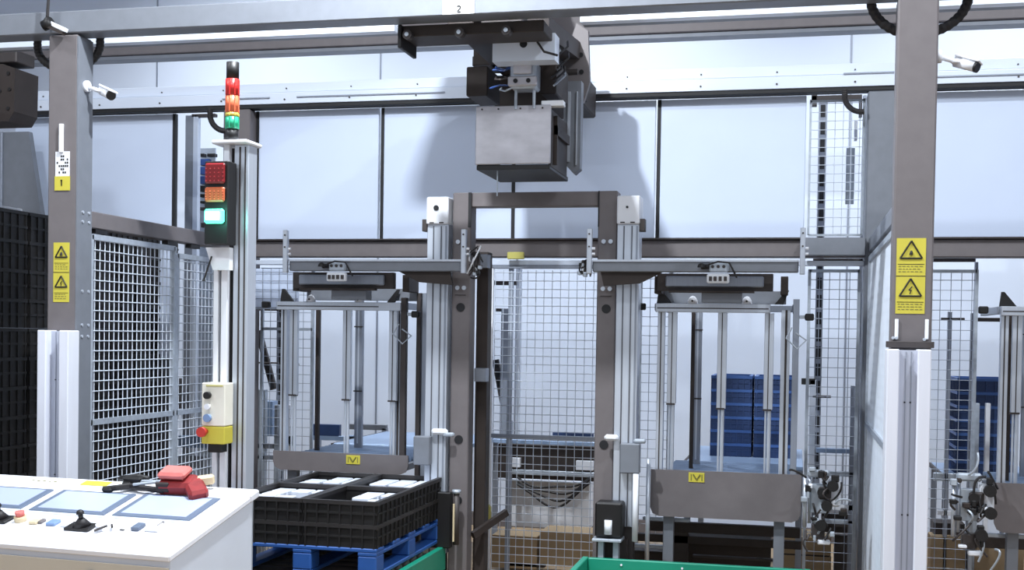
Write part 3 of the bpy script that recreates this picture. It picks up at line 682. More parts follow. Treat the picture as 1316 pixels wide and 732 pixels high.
# tall dark crates stack at left edge
first = None
row = ['nearest', 'second', 'third', 'farthest']
for j in range(4):
    for k in range(13):
        lb = '%s black crate from the top in the %s tall stack at left edge' % (ORD[12-k], row[j])
        if first is None: first = crate('black_crate', lb, -4.62, 6.22, .16, .6, .4, .17, 'black_crate', 'black_crate', 'black crates in tall stacks at left edge')
        else: copy_to(first, (0, j*.615, k*.171), lb)
t = thing('black_pallet', 'dark pallet under the tall black crate stacks', 'pallet', (-4.62, 6.8, 0))
for y in (5.92, 6.4, 6.9, 7.4, 8.0): bx('block', 'black_plastic', t, -4.82, -4.42, y, y+.12, 0, .14)
bx('deck', 'black_plastic', t, -4.83, -4.41, 5.92, 8.37, .14, .158)
o = MB().box(-4.66, -4.58, 6.3, 6.7, 2.386, 2.42, .004).build('foam_block', 'label_white'); tag(o, 'white strip lying on top of the tall black stacks', 'strip')
# ------------------------------------------------------------------ signal pole
PY = 5.15
t = thing('signal_pole', 'aluminium pole carrying the traffic light and stop button', 'pole', (-2.47, PY+.06, 0))
bx('extrusion', 'aluminium', t, -2.455, -2.385, PY, PY+.09, .02, 2.53, c=.003)
bx('dark_channel', 'steel_dark', t, -2.49, -2.456, PY+.03, PY+.09, .02, 2.52)
MB().box(-2.43, -2.423, PY-.003, PY, .02, 2.52).box(-2.404, -2.398, PY-.003, PY, .02, 2.52).build('groove', 'steel_dark', t)
bx('cap_plate', 'white_paint', t, -2.55, -2.375, PY-.04, PY+.12, 2.53, 2.548, c=.006)
bx('conduit', 'white_paint', t, -2.545, -2.522, PY-.01, PY+.02, .98, 2.06); bx('conduit', 'white_paint', t, -2.508, -2.478, PY-.01, PY+.02, .98, 2.06)
bx('conduit', 'white_paint', t, -2.502, -2.475, PY-.01, PY+.02, 2.40, 2.53)
bx('backing_channel', 'black_plastic', t, -2.55, -2.47, PY+.021, PY+.03, .98, 2.06)
j = MB().prism([(-2.565, 2.07), (-2.45, 2.07), (-2.45, 1.97), (-2.53, 1.97)], PY-.05, PY-.012).build('junction_box', 'white_paint', t)
MB().rod((-2.53, PY-.06, 2.03), (-2.565, PY-.06, 1.93), .004, 6).dome((-2.567, PY-.06, 1.92), .008, .012).build('cable', 'black_rubber', j)
bx('base_plate', 'steel_dark', t, -2.56, -2.34, PY-.04, PY+.14, 0, .02)
# tower light
t = thing('signal_tower', 'slim signal tower in black, red, orange and green on pole top', 'light', (-2.47, PY, 2.548))
cx = -2.467; z = 2.60
MB().rod((cx, PY, 2.548), (cx, PY, 2.60), .028, 16).build('base', 'black_plastic', t, smooth=True)
for h, m, nm in ((.055, 'green_tower', 'green_segment'), (.018, 'yellow_tower', 'yellow_segment'), (.075, 'orange_tower', 'orange_segment'), (.075, 'red_tower', 'red_segment'), (.075, 'black_plastic', 'top_cap')):
    o = MB().rod((cx, PY, z), (cx, PY, z+h-.002), .030 if m != 'black_plastic' else .028, 18).build(nm, m, t, smooth=True)
    if nm != 'top_cap':
        g = MB()
        for k in range(8):
            an = k*math.pi/4; g.rod((cx+.030*math.cos(an), PY+.03*math.sin(an), z+.002), (cx+.030*math.cos(an), PY+.03*math.sin(an), z+h-.004), .003, 5)
        g.build('lens_rib', m, o)
    z += h
# traffic light box
t = thing('traffic_light', 'black three colour traffic light with green lamp lit', 'light', (-2.5, 5.05, 2.07))
bx('housing', 'black_plastic', t, -2.548, -2.435, 5.05, 5.135, 2.08, 2.445, c=.004)
def lens(nm, m, z0, z1):
    o = MB().box(-2.542, -2.447, 5.035, 5.05, z0, z1, .01).build(nm, m, t)
    g = MB()
    for i in range(5):
        for k in range(4): g.dome((-2.534+i*.02, 5.034, z0+.01+k*(z1-z0-.02)/4), .004, .006, 6, 2)
    g.build('lens_dot', m, o)
    return o
lens('red_lens', 'red_lens', 2.345, 2.435)
lens('amber_lens', 'amber_lens', 2.265, 2.33)
o = MB().box(-2.542, -2.447, 5.03, 5.05, 2.17, 2.235, .012).build('green_lens', 'green_lit', t)
MB().box(-2.532, -2.465, 5.026, 5.03, 2.185, 2.222, .012).build('lamp_core', 'lamp_core', o)
gl = bpy.data.lights.new('green_glow', 'POINT'); gl.energy = .6; gl.color = (.15, 1, .75); gl.shadow_soft_size = .03
go = bpy.data.objects.new('green_glow', gl); COL.objects.link(go); go.location = (-2.47, 4.99, 2.205)
# stop box
t = thing('push_button_box', 'white push button box with red stop button on signal pole', 'switch', (-2.49, 5.05, 1.2))
bx('box_upper', 'cream', t, -2.552, -2.44, 5.05, 5.135, 1.28, 1.47, c=.004); bx('box_lower', 'yellow_label', t, -2.552, -2.44, 5.05, 5.135, 1.20, 1.278, c=.004)
MB().rod((-2.52, 5.05, 1.415), (-2.52, 5.03, 1.415), .016, 14).build('key_switch', 'black_plastic', t, smooth=True)
MB().rod((-2.52, 5.05, 1.365), (-2.52, 5.035, 1.365), .013, 14).build('button', 'white_paint', t, smooth=True)
MB().rod((-2.52, 5.05, 1.315), (-2.52, 5.035, 1.315), .018, 14).build('button', 'blue_button', t, smooth=True)
MB().rod((-2.53, 5.05, 1.255), (-2.53, 5.02, 1.255), .012, 12).rod((-2.53, 5.02, 1.255), (-2.53, 5.0, 1.255), .022, 14).build('stop_button', 'red_button', t, smooth=True)
MB().box(-2.53, -2.45, 5.047, 5.05, 1.455, 1.46).build('print_line', 'yellow_dim', t)
bx('bracket', 'black_plastic', t, -2.535, -2.47, 5.08, 5.14, 1.16, 1.198)
# ------------------------------------------------------------------ console (local frame, then placed)
t = thing('control_console', 'white sloping control console at lower left with three screens', 'console', (0, 0, 0)); WL[t.name] = Vector()
CW = 2.3; zB, zF = 1.0, .845; D = .63      # local: x from -CW to 0 (right edge), y 0 (front) .. D (rear)
sl = math.atan2(zB-zF, D)
MB().add([(-CW, 0, .02), (0, 0, .02), (0, D, .02), (-CW, D, .02), (-CW, 0, zF-.03), (0, 0, zF-.03), (0, D, zB-.03), (-CW, D, zB-.03)],
         [(0, 1, 2, 3), (0, 1, 5, 4), (1, 2, 6, 5), (2, 3, 7, 6), (3, 0, 4, 7), (4, 5, 6, 7)]).build('housing', 'console_side', t)
bx('front_panel', 'console_beige', t, -CW, -.004, -.006, 0, .05, zF-.055)
S = Matrix.Translation((0, 0, zF)) @ Matrix.Rotation(sl, 4, 'X')      # slope frame: x, v along slope, n normal
SL = D/math.cos(sl)
def onslope(nm, m, par, *a, c=.002, **k):
    b = MB(); b.M = S; b.box(*a, c=c); return b.build(nm, m, par, **k)
top = onslope('top_plate', 'console_white', t, -CW-.01, .008, -.022, SL-.03, -.028, 0, c=.006)
onslope('top_gap', 'seam_black', t, -CW, 0, -.006, .0, -.036, -.029)
onslope('rear_ledge', 'console_white', t, -CW-.01, .008, SL-.03, SL+.05, -.03, .004, c=.006)
onslope('label_strip', 'yellow_label', t, -.86, -.72, SL-.025, SL+.03, .0045, .0055); onslope('label_strip', 'cream', t, -.48, -.34, SL-.02, SL+.0, .0045, .0055)
g = MB(); g.M = S
for k in range(5): g.box(-1.13+k*.03, -1.115+k*.03, SL-.01, SL-.0, .0041, .005)
g.build('printed_text', 'ink_grey', t)
YC = math.radians(-4.5); CL = Vector((-2.315, 4.335, 0))
TI = (Matrix.Translation(CL) @ Matrix.Rotation(YC, 4, 'Z') @ S).inverted()
def sc(px, py):                       # photo position -> place on the sloping top
    o = TI @ EYE; d = TI.to_3x3() @ (at(px, py, Y=4.6)-EYE); t_ = -o.z/d.z; q = o+d*t_; return q.x, q.y
for BL, BR, TL in (((143, 663), (240, 672), (168, 634)), ((36, 656), (131, 664), (62, 629)), ((-66, 648), (25, 655), (-40, 623)), ((-165, 640), (-77, 647), (-139, 618))):
    x0, v0 = sc(*BL); x1 = sc(*BR)[0]; v1 = sc(*TL)[1]
    f = onslope('screen_bezel', 'screen_frame', t, x0, x1, v0, v1, 0, .007, c=.004)
    onslope('screen', 'screen_glass', f, x0+.03, x1-.03, v0+.026, v1-.018, .007, .0085, c=0)
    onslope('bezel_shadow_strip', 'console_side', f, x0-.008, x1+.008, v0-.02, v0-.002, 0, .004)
def sl_rod(nm, m, par, x, v, r, h, n=14, r2=None, n0=0):
    b = MB(); b.M = S; b.rod((x, v, n0), (x, v, n0+h), r, n, r2); return b.build(nm, m, par, smooth=True)
# row of controls
def joystick(x, v):
    j = onslope('joystick', 'black_plastic', t, x-.065, x+.055, v-.04, v+.035, 0, .012, c=.004)
    sl_rod('boot', 'black_rubber', j, x, v, .038, .03, 14, .014, .012); sl_rod('stick', 'black_plastic', j, x, v, .010, .032, 10, None, .036)
    b = MB(); b.M = S; b.dome((x, v, .062), .017, .018); b.build('grip', 'black_plastic', j, smooth=True)
def ctl(nm, m, px, py, r, h, **k): x, v = sc(px, py); return sl_rod(nm, m, t, x, v, r, h, **k)
def key(nm, m, px, py, w_, d_, h):
    x, v = sc(px, py); w_ *= 1.25; d_ *= 1.25; h *= 1.4; return onslope(nm, m, t, x-w_/2, x+w_/2, v-d_/2, v+d_/2, 0, h, c=.003)
joystick(*sc(106, 678)); joystick(*sc(0, 668))
ctl('knob', 'beige_button', 27, 669, .026, .022); x, v = sc(27, 669); sl_rod('knob_top', 'pink_cloth', t, x, v, .018, .02, 14, .020, .022)
key('button', 'beige_button', 45, 672, .03, .03, .010); key('button', 'steel_grey', 54, 671, .016, .03, .008)
key('button', 'blue_button', 69, 673, .035, .04, .010); key('button', 'white_paint', 84, 676, .03, .02, .008); key('button_mark', 'steel_dark', 157, 681, .018, .008, .003)
key('button', 'screen_frame', 178, 679, .03, .045, .012); key('button', 'white_paint', 199, 680, .05, .045, .014); key('button', 'steel_grey', 207, 678, .008, .04, .015)
kx, kv = sc(134, 682); b = MB(); b.M = S @ Matrix.Translation((kx+.5, kv-.19, 0)); b.rod((-.525, .16, .012), (-.49, .20, .02), .005, 6).rod((-.49, .23, .012), (-.46, .19, .02), .005, 6); b.build('key_ring', 'steel_dark', t)
ctl('key_switch', 'white_paint', 128, 682, .013, .03)
for x in (-.35,):
    MB().rod((x, -.006, zF-.105), (x, -.02, zF-.105), .018, 14).build('lock', 'steel_dark', t, smooth=True)
bx('side_trim', 'console_white', t, 0, .006, .0, D, .04, .06); MB().rod((.002, .30, .62), (.008, .30, .62), .02, 12).build('side_plug', 'console_white', t)
t.location = CL; t.rotation_euler.z = YC
TM = Matrix.Translation(CL) @ Matrix.Rotation(YC, 4, 'Z')
# red remote + black tool on console
def onconsole(root):
    root.location = CL; root.rotation_euler.z = YC
t = thing('remote_control', 'red handheld remote control lying on the console corner', 'remote control'); WL[t.name] = Vector()
rx_, rv_ = sc(236, 634)
def slM(x, v, nn, rz, rx=0): return S @ Matrix.Translation((rx_, rv_, 0)) @ Matrix.Scale(.85, 4) @ Matrix.Translation((x+.19, v-.60, nn)) @ Matrix.Rotation(rz, 4, 'Z') @ Matrix.Rotation(rx, 4, 'X')
b = MB(); b.M = slM(-.22, .625, .01, .1, .25); b.box(-.10, .10, -.065, .05, 0, .075, .018); b.build('lower_body', 'red_cloth', t)
b = MB(); b.M = slM(-.235, .615, .085, .05, .1); b.box(-.08, .075, -.05, .06, 0, .04, .014); b.build('upper_shell', 'pink_cloth', t)
b = MB(); b.M = slM(-.12, .60, .01, .75, .2); b.box(-.05, .05, -.10, .05, 0, .06, .016); b.build('grip', 'red_cloth', t)
b = MB(); b.M = slM(-.26, .56, .02, .1); b.box(-.055, .02, -.015, 0, 0, .055, .008); b.build('dark_window', 'steel_brown', t)
b = MB(); b.M = slM(-.09, .67, .03, .6); b.box(-.05, .04, -.02, .02, 0, .05, .01); b.build('end_cap', 'beige_button', t)
onconsole(t)
tx_, tv_ = sc(176, 630)
ST = S @ Matrix.Translation((tx_, tv_, 0)) @ Matrix.Scale(.8, 4) @ Matrix.Translation((.49, -.61, 0))
t = thing('strap_tool', 'black strap tool lying left of the red remote', 'tool'); WL[t.name] = Vector()
b = MB(); b.M = ST; b.tube([(-.66, .55, .02), (-.58, .56, .03), (-.52, .60, .03), (-.44, .58, .03), (-.36, .57, .03), (-.28, .56, .03)], .017, 8); b.build('strap', 'black_rubber', t)
b = MB(); b.M = ST; b.tube([(-.62, .66, .045), (-.56, .64, .06), (-.50, .65, .065), (-.44, .66, .05)], .018, 8); b.box(-.58, -.52, .60, .70, .02, .05, .01); b.box(-.58, -.46, .61, .66, .01, .075, .01); b.build('handle', 'black_plastic', t)
b = MB(); b.M = ST; b.rod((-.50, .62, .05), (-.34, .64, .05), .009, 8); b.rod((-.48, .57, .05), (-.36, .61, .055), .008, 8); b.build('metal_rod', 'galvanised', t)
b = MB(); b.M = ST; b.box(-.665, -.60, .53, .57, .006, .035, .01); b.build('buckle', 'black_plastic', t)
onconsole(t)
# ------------------------------------------------------------------ security cameras
def cctv(label, wall_x, x, z, y):
    t = thing('security_camera', label, 'camera', (x, y, z))
    MB().rod((wall_x, y, z+.035), (wall_x+.022, y, z+.035), .03, 14).build('wall_mount', 'white_paint', t, smooth=True)
    MB().rod((wall_x+.02, y, z+.03), (x-.035, y-.01, z+.005), .011, 10).dome((x-.04, y-.01, z), .02, .02).build('arm', 'white_paint', t, smooth=True)
    b = MB(); R = Matrix.Translation((x, y-.01, z-.005)) @ Matrix.Rotation(.42, 4, 'Y') @ Matrix.Rotation(-.5, 4, 'Z')
    b.M = R; b.rod((-.05, 0, 0), (.05, 0, 0), .025, 14); b.build('body', 'white_paint', t, smooth=True)
    b = MB(); b.M = R; b.box(-.055, .066, -.028, .028, .018, .028, .003); b.build('sun_shield', 'white_paint', t)
    b = MB(); b.M = R; b.rod((.05, 0, 0), (.062, 0, 0), .026, 14); b.build('lens', 'black_plastic', t, smooth=True)
cctv('white security camera on the left gantry column', -3.712, -3.58, 2.955, 5.97)
cctv('white security camera on the foremost right column', .592, .715, 2.955, 5.97)
# ------------------------------------------------------------------ corrugated hoses
def arc_hose(label, cx, cz, rx, rz, y, r=.018, a0=math.pi, a1=2*math.pi, top=None):
    pts = []
    n = 44
    if top is not None:
        for k in range(6): pts.append((cx+rx*math.cos(a0), y, top+(cz-top)*k/6))
    for k in range(n+1):
        a = a0+(a1-a0)*k/n; pts.append((cx+rx*math.cos(a), y, cz+rz*math.sin(a)))
    if top is not None and a1 > 6:
        for k in range(1, 7): pts.append((cx+rx*math.cos(a1), y, cz+(top-cz)*k/6))
    o = MB().tube(pts, r, 10, .14).build('cable_hose', 'black_rubber'); return tag(o, label, 'hose')
arc_hose('black looped cable hose behind the left column top', -3.87, 3.235, .19, .13, 6.062, .020, top=3.30)
arc_hose('black looped cable hose behind the foremost right column top', .52, 3.29, .215, .175, 6.062, .021, top=3.40)
arc_hose('short black hose curving into rear right column', .36, 3.20, .10, .10, 7.96, .016, math.pi, 1.55*math.pi, 3.24)
arc_hose('short black hose curving behind the signal tower', -3.86, 3.20, .12, .12, 7.96, .018, math.pi, 1.6*math.pi, 3.24)
# connector on top of left post
t = thing('cable_gland', 'black cable gland with silver clamp on top of left column', 'connector', (-3.86, 5.87, 3.25))
MB().rod((-3.87, 5.86, 3.31), (-3.86, 5.86, 3.45), .008, 8).build('cable', 'black_rubber', t)
MB().rod((-3.89, 5.86, 3.29), (-3.84, 5.86, 3.31), .028, 12).dome((-3.865, 5.86, 3.30), .024, .04).build('plug', 'black_plastic', t, smooth=True)
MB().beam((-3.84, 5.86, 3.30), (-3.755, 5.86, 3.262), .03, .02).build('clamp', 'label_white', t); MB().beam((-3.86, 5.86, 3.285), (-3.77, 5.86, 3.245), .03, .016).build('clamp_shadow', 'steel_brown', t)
# ------------------------------------------------------------------ left upper dark machinery
t = thing('crane_end_drive', 'dark brown crane drive cut off by the left edge', 'drive', (-4.95, 7, 3.0))
MB().prism([(-5.25, 3.0), (-4.86, 3.0), (-4.82, 3.06), (-4.815, 3.33), (-4.9, 3.36), (-5.25, 3.38)], 6.95, 7.2).build('drive_body', 'steel_brown', t)
bx('drive_cover', 'steel_dark', t, -5.25, -4.84, 7.0, 7.2, 3.38, 3.46, c=.006)
for x, z in ((-4.86, 3.08), (-4.86, 3.3), (-4.92, 3.19), (-4.85, 3.2)): MB().rod((x, 6.95, z), (x, 6.944, z), .012, 8).build('bolt', 'black_plastic', t)
t = thing('sloped_shroud', 'grey sloped shroud above the tall black crates', 'shroud', (-5.2, 7.9, 2.4))
MB().prism([(-5.75, 2.38), (-5.23, 2.38), (-5.36, 3.1), (-5.75, 3.1)], 7.9, 7.95).build('shroud_sheet', 'steel_blue', t); bx('shroud_rib', 'aluminium_shade', t, -5.6, -5.56, 7.88, 7.9, 2.4, 3.1)
# ------------------------------------------------------------------ slotted uprights (black slots on pale posts)
def slot_bar(t, p0, p1, y, w=.05, pitch=.12, m='aluminium_shade', slot=.085, nm='upright'):
    P, Q = Vector((p0[0], y, p0[1])), Vector((p1[0], y, p1[1])); d = (Q-P).normalized()
    u_ = MB().beam(P, Q, w, .03, (0, 1, 0)).build(nm, m, t)
    L = (Q-P).length; k = 0; g = MB()
    while (k+1)*pitch < L:
        a = P+d*(k*pitch+.01); g.beam(a-Vector((0, .017, 0)), a+d*slot-Vector((0, .017, 0)), w*.62, .006, (0, 1, 0)); k += 1
    g.build('slots', 'seam_black', u_, kind='stuff')
Ys = 9.0
def ln(a, b, c, d, Y): p = at(a, b, Y=Y); q = at(c, d, Y=Y); return (p.x, 0 if b > 580 else p.z), (q.x, q.z)
t = thing('slotted_upright', 'black slotted upright seen through the right gap, whole height', 'post', (at(1052, 500, Y=Ys).x, Ys, 0))
slot_bar(t, *ln(1049, 590, 1058, 128, Ys), Ys, .05)
t = thing('strut_rack', 'slotted upright with slanting struts behind the left magazine', 'frame', (at(360, 500, Y=Ys).x, Ys, 0))
slot_bar(t, *ln(360, 612, 361, 398, Ys), Ys, .055)
slot_bar(t, *ln(352, 500, 332, 425, Ys+.05), Ys+.05, .05, .07, 'steel_dark', .05, 'strut'); slot_bar(t, *ln(380, 470, 363, 398, Ys-.05), Ys-.05, .05, .07, 'steel_dark', .05, 'strut')
for a, b, c, d in ((332, 395, 362, 399), (331, 465, 357, 467), (330, 514, 350, 516), (330, 528, 352, 532), (330, 536, 352, 538), (362, 488, 380, 500)):
    q_ = span(a, b, c, d, Ys-.1); bx('bracket_bar', 'steel_dark', t, q_[0], q_[1], Ys-.1, Ys-.07, q_[2], q_[3])
t = thing('strut_rack', 'slanting slotted strut on a post seen through the mesh door', 'frame', (at(652, 500, Y=Ys+.1).x, Ys+.1, 0))
slot_bar(t, *ln(652, 545, 637, 462, Ys+.1), Ys+.1, .05, .07, 'steel_dark', .05, 'strut'); slot_bar(t, *ln(655, 600, 655, 540, Ys+.1), Ys+.1, .04)
# frames in background (aluminium posts visible through mesh)
def bg_frame(label, items, Y, m='aluminium_shade', cat='frame', name='equipment_frame'):
    t = thing(name, label, cat, (at(items[0][0], items[0][1], Y=Y).x, Y, 0))
    for it in items:
        a, b, c, d = it[:4]; mm = it[4] if len(it) > 4 else m; dp = it[5] if len(it) > 5 else .05
        s = span(a, b, c, d, Y+(it[6] if len(it) > 6 else 0)); nm = it[7] if len(it) > 7 else 'frame_bar'
        yy = Y+(it[6] if len(it) > 6 else 0)
        bx(nm, mm, t, s[0], s[1], yy, yy+dp, 0 if (d >= 620 and b < 560) else max(s[2], .0), s[3], c=.002)
    return t
bg_frame('grey equipment frame seen through left side fence', [(144, 385, 162, 640, 'galvanised'), (170, 395, 178, 640, 'aluminium_shade'), (186, 400, 190, 640), (146, 380, 196, 390, 'steel_dark'),
         (206, 486, 230, 492, 'steel_dark'), (222, 486, 230, 525, 'steel_brown'), (172, 486, 196, 492, 'steel_dark'), (228, 560, 268, 575, 'roller_blue'), (200, 585, 262, 600, 'steel_blue'), (204, 560, 209, 640)], 8.7)
bg_frame('slim pale post seen behind the left side fence', [(240, 392, 249, 640, 'aluminium_shade'), (236, 520, 256, 526, 'steel_blue')], 9.3, name='slim_post', cat='post')
bg_frame('pale doorway frame left of slotted gap behind signal tower', [(236, 148, 246, 640, 'steel_blue'), (246, 148, 252, 640, 'aluminium'), (246, 146, 276, 150, 'steel_dark')], 9.0, name='door_frame')
bg_frame('stack of small blue labelled boxes behind the traffic light', [(256, 197, 262, 201, 'black_plastic'), (266, 197, 276, 201, 'black_plastic'), (257, 204, 268, 212, 'blue_label'), (257, 214, 268, 224, 'blue_label'), (257, 226, 268, 236, 'blue_label'), (257, 238, 268, 246, 'black_plastic'), (257, 249, 268, 253, 'black_plastic'), (257, 258, 268, 261, 'black_plastic'),
         (257, 266, 268, 270, 'steel_dark'), (258, 286, 268, 292, 'steel_dark'), (253, 190, 274, 640, 'galvanised', .02, .06, 'back_plate')], 9.2, name='terminal_rack', cat='terminals')
bg_frame('pale equipment behind the left magazine, with dark clamps', [(330, 500, 340, 640, 'galvanised'), (352, 520, 358, 640, 'galvanised'), (368, 520, 372, 600, 'white_paint'), (362, 560, 376, 572, 'black_plastic'), (330, 570, 352, 576, 'steel_blue'), (324, 585, 354, 590, 'steel_blue'), (326, 515, 350, 560, 'roller_blue', .1, .2)], 8.6)
bg_frame('dark conveyor structure behind left magazine, bluish', [(402, 545, 436, 560, 'blue_crate'), (398, 560, 470, 566, 'roller_blue'), (446, 545, 496, 552, 'steel_blue'), (446, 560, 500, 580, 'roller_blue'), (404, 550, 410, 640), (490, 550, 496, 640)], 9.8, name='background_conveyor', cat='conveyor')
bg_frame('tall pale profile frame behind the mesh door', [(643, 396, 656, 560, 'aluminium_shade'), (637, 396, 643, 400, 'steel_dark'), (664, 338, 668, 560, 'wire_light'), (628, 360, 663, 366, 'steel_dark')], 9.0)
c_ = bg_frame('white cabinet low behind the mesh door', [(655, 618, 757, 678, 'white_paint', .5)], 9.6, name='floor_cabinet', cat='cabinet')
bg_frame('dark machine band with blue strip behind the mesh door', [(710, 556, 762, 562, 'blue_crate'), (632, 566, 765, 571, 'roller_blue'), (640, 572, 765, 616, 'steel_brown', .2, .1), (652, 588, 668, 600, 'white_paint'), (740, 592, 762, 604, 'white_paint'), (650, 605, 765, 611, 'galvanised')], 9.3, name='background_machine', cat='machine')
# festoon hoses behind door
t = thing('hose_festoon', 'sagging black hoses above the white cabinet', 'hoses', (-1.8, 9.2, .5))
for k in range(4):
    pts = []
    for i in range(13):
        u = i/12; px = 664+u*95; py = 612+k*3+(16+4*k)*math.sin(math.pi*u)+3*math.sin(9*u+k)
        pts.append(at(px, py, Y=9.15-.03*k))
    MB().tube(pts, .009, 6).build('hose', 'black_rubber', t)
bg_frame('brown cardboard boxes low behind the mesh door', [(632, 688, 690, 730, 'box_board', .3), (694, 684, 760, 726, 'box_board', .3), (650, 724, 700, 728, 'steel_brown')], 8.6, name='cardboard_box', cat='box')
# right of right magazine
bg_frame('pale frame with dark clamps right of the blue crates', [(1040, 488, 1048, 600, 'aluminium'), (1030, 486, 1048, 494, 'black_plastic'), (1092, 495, 1098, 640, 'aluminium_shade'), (1044, 508, 1068, 511, 'steel_dark'),
         (1048, 576, 1092, 582, 'roller_blue'), (1060, 606, 1100, 612, 'galvanised'), (1056, 648, 1098, 655, 'white_paint'), (1056, 660, 1098, 684, 'steel_dark', .2, .1), (1060, 615, 1075, 650, 'white_paint'), (1060, 668, 1098, 672, 'galvanised')], 8.7)
bg_frame('brown stacked boards low right, behind the green conveyor', [(1000, 690, 1068, 712, 'box_board', .4), (1000, 714, 1068, 745, 'box_board', .4), (1072, 688, 1098, 745, 'steel_dark'), (1004, 712, 1066, 714, 'steel_brown')], 8.9, name='board_stack', cat='boards')
bg_frame('pale frame with black clamp at far right behind mesh', [(1216, 400, 1221, 640, 'aluminium_shade'), (1246, 402, 1253, 620, 'steel_blue'), (1253, 408, 1294, 413, 'steel_dark'), (1290, 412, 1294, 620, 'aluminium_shade'), (1210, 408, 1240, 411, 'steel_dark'),
         (1200, 608, 1232, 618, 'galvanised'), (1205, 656, 1228, 662, 'white_paint'), (1200, 672, 1240, 690, 'steel_dark', .2, .1), (1196, 690, 1250, 740, 'box_board', .2), (1252, 518, 1258, 620, 'galvanised'), (1266, 518, 1272, 620, 'white_paint')], 8.7)
bg_frame('tan boards low at the right edge', [(1255, 690, 1316, 745, 'box_board', .1), (1250, 700, 1330, 703, 'steel_brown')], 8.55, name='board_stack', cat='boards')
bg_frame('hanging mesh frame top bar right of the right column', [(1200, 331, 1254, 336, 'steel_dark'), (1250, 336, 1254, 640, 'aluminium_shade')], 8.4, name='hanging_guard')
bg_frame('dark bracket and mesh frame in the right gap', [(1043, 120, 1050, 136, 'steel_dark'), (1043, 122, 1108, 128, 'steel_dark'), (1104, 128, 1108, 150, 'steel_dark'), (1098, 155, 1102, 180, 'white_paint'), (1087, 190, 1098, 262, 'galvanised', .02), (1045, 332, 1110, 336, 'steel_dark'), (1104, 122, 1108, 640, 'aluminium_shade')], 8.6, name='hanging_guard')
# blue box right edge
o = MB().box(1.30, 1.42, 6.975, 7.04, 2.07, 2.37, .006).build('blue_box', 'blue_label'); tag(o, 'dark blue box on the arm stub at right edge', 'box')
# ------------------------------------------------------------------ valve clusters
def valve_cluster(label, x, z, y, s=1):
    t = thing('valve_cluster', label, 'valves', (x, y, z)); random.seed(int(abs(x)*1000))
    bx('manifold', 'galvanised', t, x-.06*s, x+.03*s, y, y+.06, z-.06*s, z+.10*s, c=.004)
    bx('gauge_block', 'steel_dark', t, x-.02*s, x+.05*s, y-.03, y, z+.02*s, z+.09*s, c=.01)
    MB().rod((x+.0, y-.03, z+.06*s), (x+.0, y-.045, z+.06*s), .026*s, 14).build('gauge', 'black_plastic', t, smooth=True)
    MB().rod((x-.09*s, y, z-.14*s), (x-.09*s, y, z+.14*s), .012*s, 10).rod((x-.065*s, y+.02, z-.12*s), (x-.065*s, y+.02, z+.16*s), .009*s, 8).build('cylinder', 'aluminium', t, smooth=True)
    MB().box(x-.08*s, x+.04*s, y-.02, y+.03, z+.14*s, z+.18*s, .01).build('clamp', 'galvanised', t)
    MB().box(x+.03*s, x+.10*s, y-.01, y+.03, z-.02*s, z+.13*s, .01).build('bracket', 'white_paint', t)
    for k in range(16):
        p = Vector((x+random.uniform(-.09, .12)*s, y-.03, z+random.uniform(-.2, .18)*s)); q = p+Vector((random.uniform(-.09, .09)*s, 0, random.uniform(-.12, .12)*s))
        m1 = (p+q)/2+Vector((random.uniform(-.08, .08), -.02-.003*k, random.uniform(-.08, .08))); pts = [p*(1-u)**2+m1*2*u*(1-u)+q*u*u for u in [w_/8 for w_ in range(9)]]
        MB().tube(pts, .006*s, 6).build('hose', ['black_rubber', 'black_rubber', 'steel_dark', 'galvanised'][k % 4], t)
    for k in range(14):
        xx, zz = x+random.uniform(-.10, .12)*s, z+random.uniform(-.2, .19)*s; e1, e2 = random.uniform(.008, .022), random.uniform(.008, .02)
        bx('fitting', random.choice(['black_plastic', 'black_plastic', 'steel_brown', 'galvanised', 'white_paint']), t, xx-e1, xx+e1, y-.05, y-.01, zz-e2, zz+e2, c=.004)
    for k in range(3):
        xx, zz = x+random.uniform(-.04, .08)*s, z+(-.12+.11*k)*s; MB().rod((xx, y-.03, zz), (xx, y-.07, zz), .03*s, 14).build('valve_knob', 'black_plastic', t, smooth=True)
    MB().box(x-.05*s, x+.02*s, y-.02, y+.04, z-.2*s, z-.12*s, .008).build('drain_block', 'steel_dark', t)
    MB().box(x-.02*s, x+.05*s, y-.03, y+.02, z-.23*s, z-.205*s, .006).build('foot', 'white_paint', t)
    return t
valve_cluster('tangle of valves and black hoses right of large grey board', .155, .80, 7.12)
valve_cluster('tangle of valves and hoses right of the foremost right column', .945, .80, 7.12, 1.08)
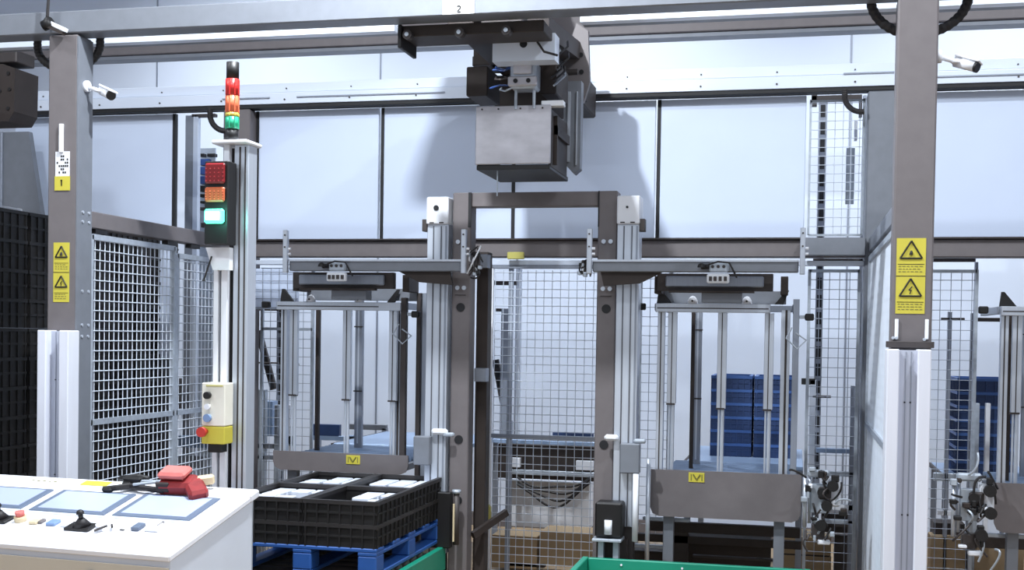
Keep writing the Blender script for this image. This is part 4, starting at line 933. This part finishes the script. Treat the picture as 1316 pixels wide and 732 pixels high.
# ------------------------------------------------------------------ motor unit at base of right upright
t = thing('motor_unit', 'black motor with white cylinder at foot of right portal upright', 'motor', (-1.07, 7.0, .3))
a = span(765, 645, 800, 690, 6.95)
bx('motor_case', 'black_plastic', t, a[0], a[1], 6.93, 7.06, a[2], a[3], c=.01)
MB().rod(((a[0]+a[1])/2, 6.93, a[2]+.02), ((a[0]+a[1])/2, 6.93, a[2]+.10), .022, 12).build('white_cylinder', 'white_paint', t, smooth=True)
bx('mount_plate', 'galvanised', t, a[0]-.01, a[1], 6.9, 7.05, a[2]-.02, a[2]-.005); MB().box(a[0]+.02, a[0]+.05, 6.94, 7.0, .30, a[2]-.02).box(a[1]-.05, a[1]-.02, 6.94, 7.0, .30, a[2]-.02).build('mount_leg', 'galvanised', t)
bx('mount_body', 'steel_brown', t, a[0], a[1]+.02, 7.0, 7.06, 0, a[2]-.02)
a = span(811, 610, 819, 697, 6.9)
o = MB().rod(((a[0]+a[1])/2, 6.95, a[2]), ((a[0]+a[1])/2, 6.95, a[3]), .016, 12).build('push_rod', 'white_paint', smooth=True); tag(o, 'white vertical push rod right of the black motor', 'rod')
a = span(828, 590, 836, 640, 7.1)
o = MB().rod(((a[0]+a[1])/2, 7.15, .3), ((a[0]+a[1])/2, 7.15, a[3]), .013, 12).build('push_rod', 'aluminium', smooth=True); tag(o, 'short aluminium rod at left edge of large grey board', 'rod')
# bottle like actuator near left upright foot
t = thing('pneumatic_actuator', 'slim grey actuator beside the foot of left portal upright', 'actuator', (-1.93, 6.98, .4))
a = span(580, 634, 590, 700, 6.98)
MB().rod(((a[0]+a[1])/2, 7.0, a[2]), ((a[0]+a[1])/2, 7.0, a[3]), .018, 12).build('cylinder', 'steel_dark', t, smooth=True); MB().rod(((a[0]+a[1])/2, 7.0, a[3]), ((a[0]+a[1])/2, 7.0, a[3]+.02), .026, 12).build('cap', 'galvanised', t, smooth=True)
MB().rod(((a[0]+a[1])/2-.01, 6.98, a[2]+.02), ((a[0]+a[1])/2-.01, 6.98, a[3]-.06), .006, 8).build('brass_rod', 'beige_button', t)
a = span(553, 632, 580, 668, 7.0)
o = MB().box(a[0], a[1], 6.99, 7.04, .45, a[3], .006).build('drive_box', 'black_plastic'); tag(o, 'black drive box between crates and left portal upright', 'box')
# scrap around the floor under machines
o = bg_frame('dark steel machine base in shadow below the large grey board', [(800, 690, 1030, 700, 'steel_brown'), (860, 676, 884, 740, 'steel_dark'), (880, 690, 990, 730, 'steel_brown', .3, .2), (810, 700, 860, 704, 'galvanised'), (890, 716, 1000, 719, 'steel_dark'), (806, 708, 870, 738, 'steel_brown', .2, .1)], 7.7, name='machine_base', cat='machine')
